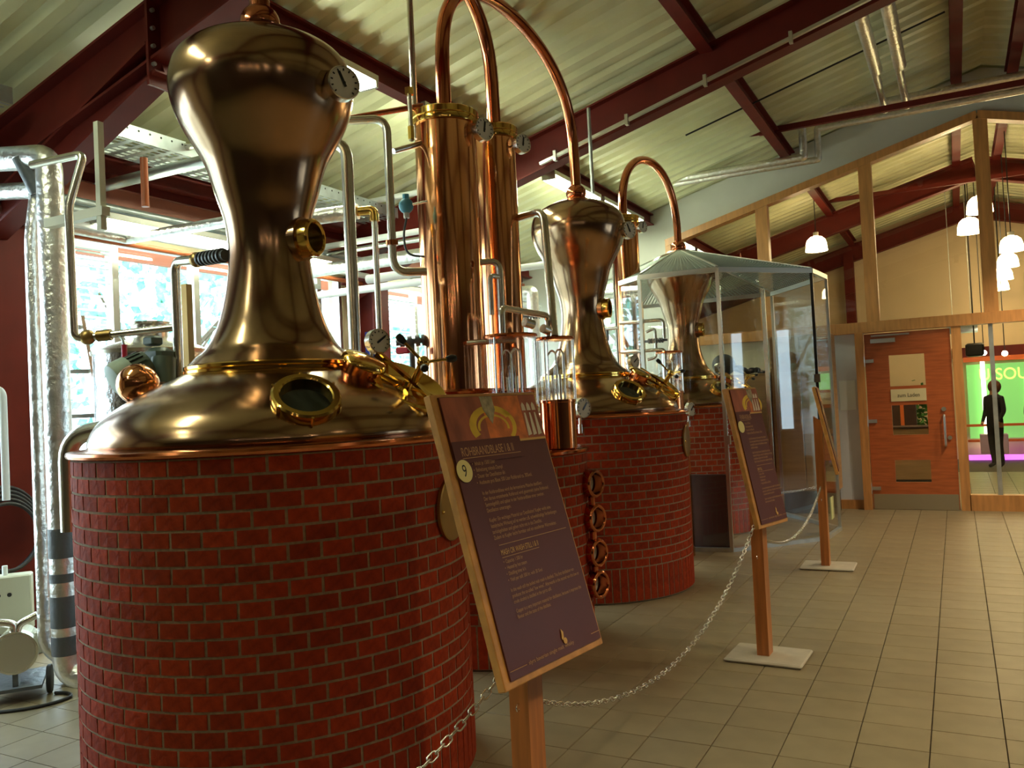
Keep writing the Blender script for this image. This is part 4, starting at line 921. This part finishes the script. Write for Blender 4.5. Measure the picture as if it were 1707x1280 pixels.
# thin conduit down to the valve beside the duct
K = 4.85; a0 = (-3.988,2.760,3.020); a1 = (-3.944,2.823,3.033); a2 = (-3.981,2.771,2.749); a3 = (-3.986,2.762,2.072)
pipe('steel_pipe','thin brownish steel pipe bending down right of the foil duct','chrome',[at(a0,-.3,0,0),a1,(a3[0]-.01,a3[1],a2[2]),(a3[0],a3[1],a3[2]),(-3.945,2.821,2.075),(-3.895,2.889,2.087)],.021,.05,'stainless pipes')
h0 = (-3.952,2.812,2.075); h1 = (-3.581,3.044,2.107)
t = thing('valve_pipe', 'horizontal steel pipe with union and red ball valve lever left of the nearest neck', 'pipe', h0, 'stainless pipes')
MB().cyl(h0, h1, .019, n=16).build('run','chrome', t); d = (V(h1)-V(h0)).normalized()
MB().sph(tuple(V(h0)), .040, n=18, m=10).build('union','brass_dull', t); MB().cyl(V(h0)+d*.05, V(h0)+d*.12, .030, n=16).build('valve_body','brass_dull', t)
lv = V(h0)+d*.15; MB().tube([lv, lv+V((.04,0,-.03)), lv+V((.05,0,-.07))], .007, .01, n=8).build('lever_arm','galv', t); MB().cyl(lv+V((.05,0,-.06)), lv+V((.05,0,-.19)), .014, n=12).build('lever_grip','red', t)
b0 = (-3.495,2.991,1.808); b1 = (-3.484,3.003,2.435); b2 = (-2.974,2.822,2.383)
pipe('steel_pipe','vertical steel pipe with rounded elbow left of the nearest neck','chrome',[at(b0,0,0,-.1),(b0[0],b0[1],b1[2]),((-3.263,2.952,2.413))],.024,.06,'stainless pipes')
t = thing('pipe_coupling', 'dark threaded coupling entering the neck of the nearest still', 'coupling', (-3.263,2.952,2.413))
u = V((-3.276,2.937,2.410)); w = V((-3.003,2.864,2.389)); d = (w-u).normalized(); L = (w-u).length
MB().sph(tuple(u), .038, n=16, m=10).build('nut','brass_dull', t); m = MB(); m.cyl(u, w, .026, n=16)
for k in range(7): m.cyl(u+d*(L*(.15+.12*k)), u+d*(L*(.15+.12*k)+.012), .036, n=16)
m.build('threads','tape', t)
t = thing('pipe_union', 'dark pipe union at the foot of the pipe left of the nearest neck', 'coupling', (-3.456,2.959,1.760))
MB().cyl((-3.497,2.988,1.808), at((-3.497,2.988,1.808),0,0,.03), .05, n=24).build('flange','chrome', t); u = V((-3.408,2.938,1.737)); MB().cyl(u, u+V((.16,.02,.02)), .045, n=20).build('nut','tape', t)
pg = (-3.687,3.227,2.238); tag(MB().box(at(pg,0,0,-.25),(.04,.04,.75)).build('brass_post','brass_dull'), 'square brass-coloured post left of the nearest neck', 'post')

# pipes crossing under the eaves in front of the window wall
def xrun(p, q, r, m, label, grp='pipes under the eaves', name='steel_pipe'):
    y = (p[1]+q[1])/2; z = (p[2]+q[2])/2; return pipe(name, label, m, [(p[0]-.3,y,z),(q[0]+.1,y,z)], r, 0, grp)
xrun((-6.695,4.700,3.817),(-5.081,4.700,3.776),.034,'chrome','upper steel pipe crossing left of the nearest bulb')
xrun((-6.419,4.500,3.573),(-4.840,4.500,3.553),.046,'galv','thick grey pipe crossing left of the nearest bulb')
f0 = (-5.922,4.600,3.103); f1 = (-4.835,4.600,3.108)
pipe('foil_pipe','foil-wrapped pipe with elbow above the windows left of the nearest neck','foil',[(f0[0],3.75,f0[2]+.03),(f0[0],f0[1],f0[2]+.02),(f1[0]+.3,f0[1],f0[2])],.042,.04,'foil-wrapped pipes')
for k, (dz, dx, r, mm) in enumerate(((0,0,.035,'galv'),(-.09,.05,.05,'galv'),(-.20,.10,.032,'white_pipe'),(-.05,-.08,.02,'chrome'),(-.27,.0,.025,'rust'))):
    pipe('wall_pipe',('upper grey','lower grey','white','thin chrome','orange-brown')[k]+' pipe running along the window wall below the eaves', mm, [(-5.95+dx,3.85,3.36+dz),(-5.95+dx,7.75,3.36+dz)], r, 0, 'pipes along the window wall')
for k in range(3):
    pipe('wall_pipe',('upper','middle','lower')[k]+' pale pipe along the window wall beyond the second red column','white_pipe',[(-5.95+.06*k,8.35,3.36-.10*k),(-5.95+.06*k,12.1,3.36-.10*k)],.035,0,'pipes along the far window wall')
t = thing('pipe_hanger', 'pale painted hanger bracket under the first rafter', 'bracket', (-4.024,2.967,3.185))
j0 = (-4.024,2.967,3.185); j1 = (-4.019,2.974,2.738)
MB().box(((j0[0]+j1[0])/2,(j0[1]+j1[1])/2,(j0[2]+j1[2])/2), (.036,.036,j0[2]-j1[2]+.14)).build('upright','cabinet', t); MB().box((j1[0]-.22,j1[1],j1[2]+.03), (.5,.05,.05)).build('arm','cabinet', t)
rr0 = (-4.587,3.710,3.289); pipe('orange_pipe','short orange-brown vertical pipe left of the nearest bulb','rust',[at(rr0,0,0,.05),(rr0[0],rr0[1],(-4.582,3.717,3.019)[2])],.024,0)
# vertical pipes between the nearest still and the tall columns
c1 = (-2.945,3.727,1.911); c2 = (-2.937,3.733,3.141)
t = thing('riser_pipe', 'thick pale steel pipe rising right of the nearest neck with flange', 'pipe', c1, 'riser pipes')
MB().tube([(c1[0],c1[1],1.62),(c1[0],c1[1],c2[2]),(c1[0]-.38,c1[1]-.10,c2[2]+.01)], .033, .11, n=20).build('run','chrome', t)
m = MB(); m.cyl(at(c1,0,0,.0), at(c1,0,0,.035), .058, n=24)
for q in m.ring(at(c1,0,0,.018),(0,0,1),.058,10): m.box(q,(.012,.012,.04))
m.build('slotted_nut','brass_dull', t); MB().cyl(at(c1,0,0,-.07), at(c1,0,0,-.03), .055, n=20).build('lower_nut','plate', t)
d0 = (-3.101,3.922,3.357); d1 = (-2.936,4.047,3.359); d2 = (-2.907,4.068,2.487); d3 = (-2.743,4.180,2.424)
pipe('riser_pipe','slim steel pipe with two rounded bends left of the widest column','chrome',[at(d0,-.2,-.05,0),(d2[0],d2[1],d0[2]),(d2[0],d2[1],d2[2]-.05),(d3[0],d3[1],d2[2]-.05)],.025,.09,'riser pipes')
for zz in ((-2.911,4.065,2.612)[2],): tag(MB().cyl((d2[0],d2[1],zz-.015),(d2[0],d2[1],zz+.015),.036,n=18).build('pipe_ring','rim'), 'copper ring on the slim riser pipe', 'ring')
g0 = (-3.045,4.091,1.963); g1 = (-3.027,4.104,2.805)
t = thing('riser_pipe', 'thinnest riser with brass elbow between the two other risers', 'pipe', g0, 'riser pipes')
MB().cyl((g0[0],g0[1],1.7),(g0[0],g0[1],g1[2]), .018, n=14).build('run','chrome', t); MB().tube([(g0[0],g0[1],g1[2]-.04),(g0[0],g0[1],g1[2]+.03),(g0[0]-.10,g0[1]-.03,g1[2]+.03)], .028, .04, n=16).build('elbow','brass', t)
pipe('foil_pipe','short foil-wrapped pipe ending at a brass elbow','foil',[(g0[0]-.10,g0[1]-.03,g1[2]+.03),(g0[0]-.75,g0[1]-.25,g1[2]+.0)],.048,0,'foil-wrapped pipes')
k0 = (-3.243,4.192,3.481); k1 = (-2.886,4.445,3.541); pipe('copper_pipe','thin copper pipe leading to the top of the widest column','pipe_cu',[at(k0,-.2,-.05,-.02),k1],.018,0)
n0 = (-2.962,4.456,3.467)
t = thing('vent_rod', 'long steel conduit rising to the roof left of the widest column', 'conduit', n0)
MB().cyl((n0[0],n0[1],(-2.972,4.448,3.344)[2]),(n0[0],n0[1],roofz(n0[0])-.02), .020, n=14).build('conduit','chrome', t)
o0 = (-2.902,4.315,3.284); o1 = (-2.896,4.319,3.596)
t = thing('sensor_valve', 'brass and chrome vent valve beside the top of the widest column', 'valve', o0)
MB().cyl(o0, (o0[0],o0[1],o1[2]), .014, n=12).build('stem','chrome', t); MB().cyl(at(o0,0,0,.01), at(o0,0,0,.09), .022, n=6).build('hex_nut','brass', t)
MB().cyl((-2.967,4.210,3.206), (-2.895,4.439,3.303), .018, n=14).build('valve_barrel','chrome', t); MB().cyl(at(o0,0,0,(-2.896,4.319,3.604)[2]-o0[2]-.03), at((o0[0],o0[1],o1[2]),0,0,.02), .030, n=6).build('top_nut','brass', t)
s0 = (-2.888,4.204,2.856)
t = thing('temperature_sensor', 'pale blue round sensor head with grey cable left of the widest column', 'sensor', s0)
MB().sph(s0, .045, n=20, m=12, sc=1.05).build('head','lblue', t); MB().cyl(at(s0,0,0,.035), at(s0,0,0,.07), .02, n=12).build('top_screw','lblue', t); MB().cyl(at(s0,0,0,-.035), at(s0,0,0,-.075), .018, n=12).build('cable_gland','white_pipe', t)
MB().cyl(s0, at(s0,.14,.02,.01), .008, n=8).build('probe','chrome', t); MB().tube([at(s0,0,0,-.07), (-2.909,4.189,2.678), (-2.896,4.198,2.557), (-2.806,4.258,2.543)], .007, .06, n=8).build('cable','tape', t)
# window-side horizontal runs between still and columns
xrun((-5.996,7.200,3.840),(-4.767,7.200,3.865),.03,'white_pipe','pale pipe crossing in front of the second red column, topmost')
xrun((-5.850,7.000,3.395),(-4.656,7.000,3.407),.032,'white_pipe','pale pipe crossing in front of the second red column, second from top')
xrun((-5.938,7.100,3.342),(-4.727,7.100,3.348),.028,'chrome','steel pipe crossing in front of the second red column, third from top')
xrun((-5.816,6.800,3.110),(-4.536,6.800,3.123),.068,'foil','thick foil-wrapped pipe crossing in front of the second red column','foil-wrapped pipes','foil_pipe')
xrun((-6.001,7.000,2.896),(-4.684,7.000,2.892),.040,'white_pipe','lowest pale pipe crossing in front of the second red column')
xrun((-4.191,5.900,2.771),(-3.913,5.900,2.779),.04,'white_pipe','short bright pipe ending behind the widest column')
for k in range(4):
    z = (1.78,1.86,1.94,2.02)[k]
pr = (-2.971,3.897,2.004)
t = thing('blue_handled_valve', 'upright blue valve handle behind the brass manway', 'valve', pr); MB().box(at(pr,0,0,.0),(.045,.03,.15)).build('handle','blue', t); MB().cyl((pr[0],pr[1],.01), at(pr,0,0,-.07), .015, n=10).build('stem','chrome', t)
vr = (-3.050,4.335,1.994)
t = thing('red_handled_valve', 'dark valve train with red handle left of the widest column', 'valve', vr); m = MB(); e = V((-3.143,4.391,2.048)); f = V((-2.979,4.504,2.064)); m.cyl(e, f, .018, n=12); d = (f-e).normalized()
for k in (.2,.45,.7,.9): m.cyl(e+(f-e)*k-d*.015, e+(f-e)*k+d*.015, .036, n=14)
m.cyl(e+(f-e)*.5, e+(f-e)*.5+V((0,0,-.5)), .018, n=10)
m.build('valve_train','tape', t); MB().bevbox(vr,(.10,.035,.045),.008).build('handle','red', t)
# behind the columns: insulated elbow, white pipe
xrun((-4.815,9.400,3.331),(-4.394,9.400,3.341),.045,'white_pipe','white pipe behind the second still at left','pipes before the gable wall')
ie = (-4.795,9.600,3.059)
pipe('foil_pipe','boxy foil-wrapped elbow seen between the slim column and second still','foil',[at(ie,-.35,0,0),at(ie,.08,0,0),(ie[0]+.08,ie[1],.05)],.075,.05,'foil-wrapped pipes')
bk = (-3.211,6.667,2.400)
t = thing('stop_valve', 'black-threaded stop valve left of the second still neck', 'valve', bk); m = MB(); e = V(bk)+V((-.3,-.08,0)); f = V(bk)+V((.12,.03,0)); m.cyl(e,f,.014,n=10)
for k in range(6): m.cyl(e.lerp(f,.45+.06*k), e.lerp(f,.48+.06*k), .032, n=12)
m.build('threaded_body','tape', t); MB().cyl(tuple(f), tuple(f+V((0,0,-.25))), .014, n=10).build('drop','chrome', t)
# hanging conduit above the second still
hr = (-2.922,7.340,4.038); tag(MB().cyl((hr[0],hr[1],(-2.923,7.340,3.571)[2]),(hr[0],hr[1],roofz(hr[0])-.3),.018,n=10).build('hanging_rod','galv'), 'thin grey rod hanging in front of the second rafter', 'rod')
cr0 = (-3.55,7.55,roofz(-3.55)-.50); cr1 = (-.1,7.55,roofz(-.1)-.50)
t = thing('cable_conduit', 'pale conduit clipped along the second rafter', 'conduit', cr0)
MB().bar(cr0, cr1, .035,.028).build('conduit','alu', t)
for k in range(5): q = V(cr0).lerp(V(cr1),.05+.22*k); MB().box(q+V((0,-.01,0)),(.03,.05,.10)).build('clip','alu', t)
pipe('thin_cable','thin dark cable slung across the roof beyond the second rafter','black',[(-2.6,9.5,roofz(-2.6)-.14),(.1,9.5,roofz(.1)-.14)],.010,0,None,'cable')
# pipes near the column of the third still
for (x1, y1, x2, y2, r, l) in ((1076,530,1102,530,.02,'upper'),(1076,590,1100,590,.016,'lower')):
    p = V((-2.924,8.723,2.456)); p.z += (-.02 if l == 'lower' else .0)-(.30 if l == 'lower' else 0); pipe('steel_pipe', l+' chrome branch pipe right of the single copper column','chrome',[p-V((.30,.03,0)),p+V((.18,.02,0)),p+V((.18,.02,-.20))],.02,.05,'branch pipes')
t = thing('branch_valve', 'dark stop valve with chrome loop right of the single copper column', 'valve', (-2.862,8.744,2.237)); p = V((-2.862,8.744,2.237)); m = MB()
for k in range(6): m.cyl(p+V((-.06+.03*k,0,0)), p+V((-.045+.03*k,0,0)), .028, n=12)
m.cyl(p-V((.1,0,0)), p+V((.15,0,0)), .014, n=10); m.build('threaded_body','tape', t); MB().tube([p+V((-.08,0,.1)),p+V((.02,0,.14)),p+V((.02,0,-.18)),p+V((-.08,0,-.2))],.016,.05,n=10).build('loop','chrome', t)
t = thing('branch_valve', 'small chrome stop valve left of the single copper column', 'valve', (-3.111,8.018,2.347)); p = V((-3.111,8.018,2.347)); MB().cyl(p-V((.12,0,0)), p+V((.12,0,0)), .02, n=10).build('body','chrome', t); MB().cyl(p, p+V((0,0,-.12)), .014, n=10).build('spindle','tape', t); MB().cyl((p.x+.1,p.y,.01),(p.x+.1,p.y,3.0),.014,n=10).build('stand_pipe','chrome', t)
# foil pipes before the gable
YP = 11.35
za = (-1.580,11.350,4.631); zb = (-1.589,11.350,5.141); zc = (-0.492,11.350,5.118); zd = (-4.408,11.350,4.619)
pipe('foil_pipe','foil pipe stepping up in front of the gable wall','foil',[(-4.6,YP,za[2]+.0),(za[0],YP,za[2]),(za[0],YP,zb[2]),(3.6,YP,zb[2])],.050,.02,'foil-wrapped pipes')
pipe('foil_pipe','second foil pipe stepping up just behind the first','foil',[(-4.6,YP+.16,za[2]-.02),(za[0]+.16,YP+.16,za[2]-.02),(za[0]+.16,YP+.16,zb[2]-.13),(3.6,YP+.16,zb[2]-.13)],.042,.02,'foil-wrapped pipes')
for dx, l in ((0,'left'),(.24,'right')):
    x = zc[0]-.10+dx
    t = thing('foil_pipe', l+' of two foil pipes dropping from the roof to the gable pipes', 'pipe', (x,YP,zb[2]), 'foil-wrapped pipes')
    MB().tube([(x,YP,zb[2]),(x,YP,5.02),(x-.02,YP-1.2,5.12),(x-.02,YP-3.4,5.14)], .042, .05, n=16).build('run','foil', t); MB().tube([(x-.004,YP-1.25,5.12),(x-.02,YP-3.0,5.14)], .066, 0, n=16).build('thick_sleeve','foil', t)
# stainless vessel, ladder, pump, control box, hose
tk = (-4.160,3.364,1.985)
t = thing('steel_tank', 'dimpled stainless tank with lid behind the nearest still', 'tank', (tk[0],tk[1],0))
R = .31; zt2 = (-3.913,3.112,2.014)[2]
MB().lathe([(R,.35),(R,zt2)], (tk[0],tk[1],0), n=56).build('jacket','dimple', t); MB().lathe([(R+.01,zt2),(R+.015,zt2+.02),(R*.9,zt2+.045),(R*.4,zt2+.09),(.10,zt2+.10)], (tk[0],tk[1],0), n=56).build('lid','chrome', t)
MB().lathe([(.10,zt2+.09),(.10,zt2+.17),(.115,zt2+.175),(.115,zt2+.19),(.02,zt2+.20)], (tk[0],tk[1],0), n=32).build('hatch','chrome', t)
for k in range(3): a = 2*pi*k/3+.4; MB().cyl((tk[0]+cos(a)*.28,tk[1]+sin(a)*.28,0),(tk[0]+cos(a)*.28,tk[1]+sin(a)*.28,.36),.025,n=12).build('leg','chrome', t)
lx, ly = (-4.821,3.401,2.030)[:2]
t = thing('step_ladder', 'aluminium ladder leaning behind the thick foil duct', 'ladder', (lx,ly,0))
top = V((-4.873,3.414,2.308)); bot = V((top.x+.30,top.y+.16,0)); off = V((-.12,-.18,0))
for o_ in (V((0,0,0)), off): MB().bar(bot+o_, top+o_, .025,.07,(1,0,0)).build('rail','alu', t)
z = .28
while z < top.z-.05:
    q = bot.lerp(top, z/top.z); MB().bar(q, q+off, .03,.025).build('rung','alu', t); z += .28
t = thing('cream_unit', 'narrow cream machine housing standing behind the foil duct', 'housing', ((-5.187,3.486,0.684)[0],(-5.187,3.486,0.684)[1],0)); q = (-5.055,3.414,0.705)
MB().bevbox((q[0],q[1],.66),(.12,.12,1.30),.015).build('body','cabinet', t); 
for z in (.35,.6,.9,1.15): MB().cyl((q[0]+.03,q[1]-.06,z),(q[0]+.035,q[1]-.075,z),.02,n=12).build('button','black', t)
bx = (-5.416,3.218,0.512); 
t = thing('control_box', 'cream electrical control box with orange switch at the left edge', 'control box', bx)
yaw = Matrix.Rotation(radians(52),3,'Z'); fr = yaw @ V((0,-1,0)); sd = yaw @ V((1,0,0)); bc = V(bx)-sd*.0
MB().bevbox(bc,(.30,.14,.36),.008,yaw).build('enclosure','cabinet', t)
MB().box(bc+fr*.062+sd*(-.04)+V((0,0,-.05)),(.05,.01,.05),yaw).build('rotary_switch','orange', t); MB().box(bc+fr*.062+sd*.06+V((0,0,.0)),(.07,.006,.035),yaw).build('name_plate','tape', t); MB().box(bc+fr*.062+V((0,0,.10)),(.16,.008,.018),yaw).build('label_strip','paper', t)
for k in (-.03,.03): MB().cyl(bc+fr*.06+sd*k+V((0,0,.065)), bc+fr*.075+sd*k+V((0,0,.065)), .013, n=14).build('button','black', t)
MB().cyl(bc+V((0,0,-.14)), (bc.x,bc.y,.16), .028, n=14).build('support_tube','cabinet', t); MB().cyl(bc+V((0,0,.14)), bc+V((0,0,.24)), .016, n=12).build('lift_handle','white_pipe', t)
pc = V((-5.051,3.049,0.294))
t = thing('trolley_pump', 'stainless impeller pump on a wheeled trolley at the bottom left', 'pump', (pc.x,pc.y,0))
MB().cyl(pc-fr*.01, pc+fr*.06, .125, n=36).build('pump_head','chrome', t); MB().cyl(pc+fr*.06, pc+fr*.066, .11, n=36).build('front_cover','alu', t)
mb_ = MB().cyl(pc-fr*.01, pc-fr*.26, .105, n=28).build('motor_body','cabinet', t); m = MB()
for q in m.ring((0,0,0), fr, .108, 22): m.bar(pc-fr*.04+q, pc-fr*.24+q, .014,.005, q)
m.build('cooling_fins','cabinet', mb_)
MB().tube([pc+V((0,0,.09))-sd*.01, pc+V((0,0,.16)), pc+V((0,0,.185))-sd*.10, pc+V((0,0,.18))-sd*.2], .024, .05, n=16).build('inlet_pipe','chrome', t)
MB().tube([pc+V((0,0,.09))+sd*.01, pc+V((0,0,.155))+sd*.02, pc+V((0,0,.20))+sd*.12], .022, .04, n=16).build('outlet_pipe','chrome', t)
MB().bevbox(pc+sd*.14+V((0,0,.02))-fr*.1,(.10,.10,.14),.01,yaw).build('terminal_box','cabinet', t)
MB().box(V((pc.x,pc.y,.085))-fr*.12,(.28,.42,.02),yaw).build('trolley_frame','tape', t)
MB().bar(V((pc.x,pc.y,.09)), pc-V((0,0,.07)), .03,.10,fr).build('pedestal','tape', t)
wc = V((pc.x,pc.y,.085))+sd*.17-fr*.05
for s in (1,-1):
    w2 = V((pc.x,pc.y,.088))+sd*.17*s-fr*.05; o = MB().lathe([(.05,-.016),(.075,-.016),(.085,-.010),(.085,.010),(.075,.016),(.05,.016)], w2, sd, n=28).build('wheel','rubber', t)
cp = [V((pc.x,pc.y,.01))+fr*a_+sd*b_ for a_, b_ in ((.0,.2),(.05,.28),(.14,.30),(.22,.20),(.24,.05),(.20,-.12),(.10,-.22),(.0,-.30))]
tag(MB().tube([tuple(p) for p in cp], .010, .10, n=10).build('pump_cable','rubber'), 'black cable looped on the floor in front of the pump', 'cable')
hc = V((-5.850,3.460,0.924))
m = MB()
for k in range(5): m.torus(hc+V((.02*k,0,-.01*k)), (1,.1,.02*k), .30-.018*k, .013, n=40, m=8)
tag(m.build('hose_coil','rubber'), 'black hose coiled on the first red column', 'hose')
pipe('white_conduit','pale vertical conduit on the first red column at the left edge','white_pipe',[at((-5.148,3.082,1.238),0,0,-.05),((-5.148,3.082,1.238)[0],(-5.148,3.082,1.238)[1],(-5.149,3.081,1.861)[2]),at((-5.149,3.081,1.861),-.15,-.05,.03)],.022,.05,None,'conduit')
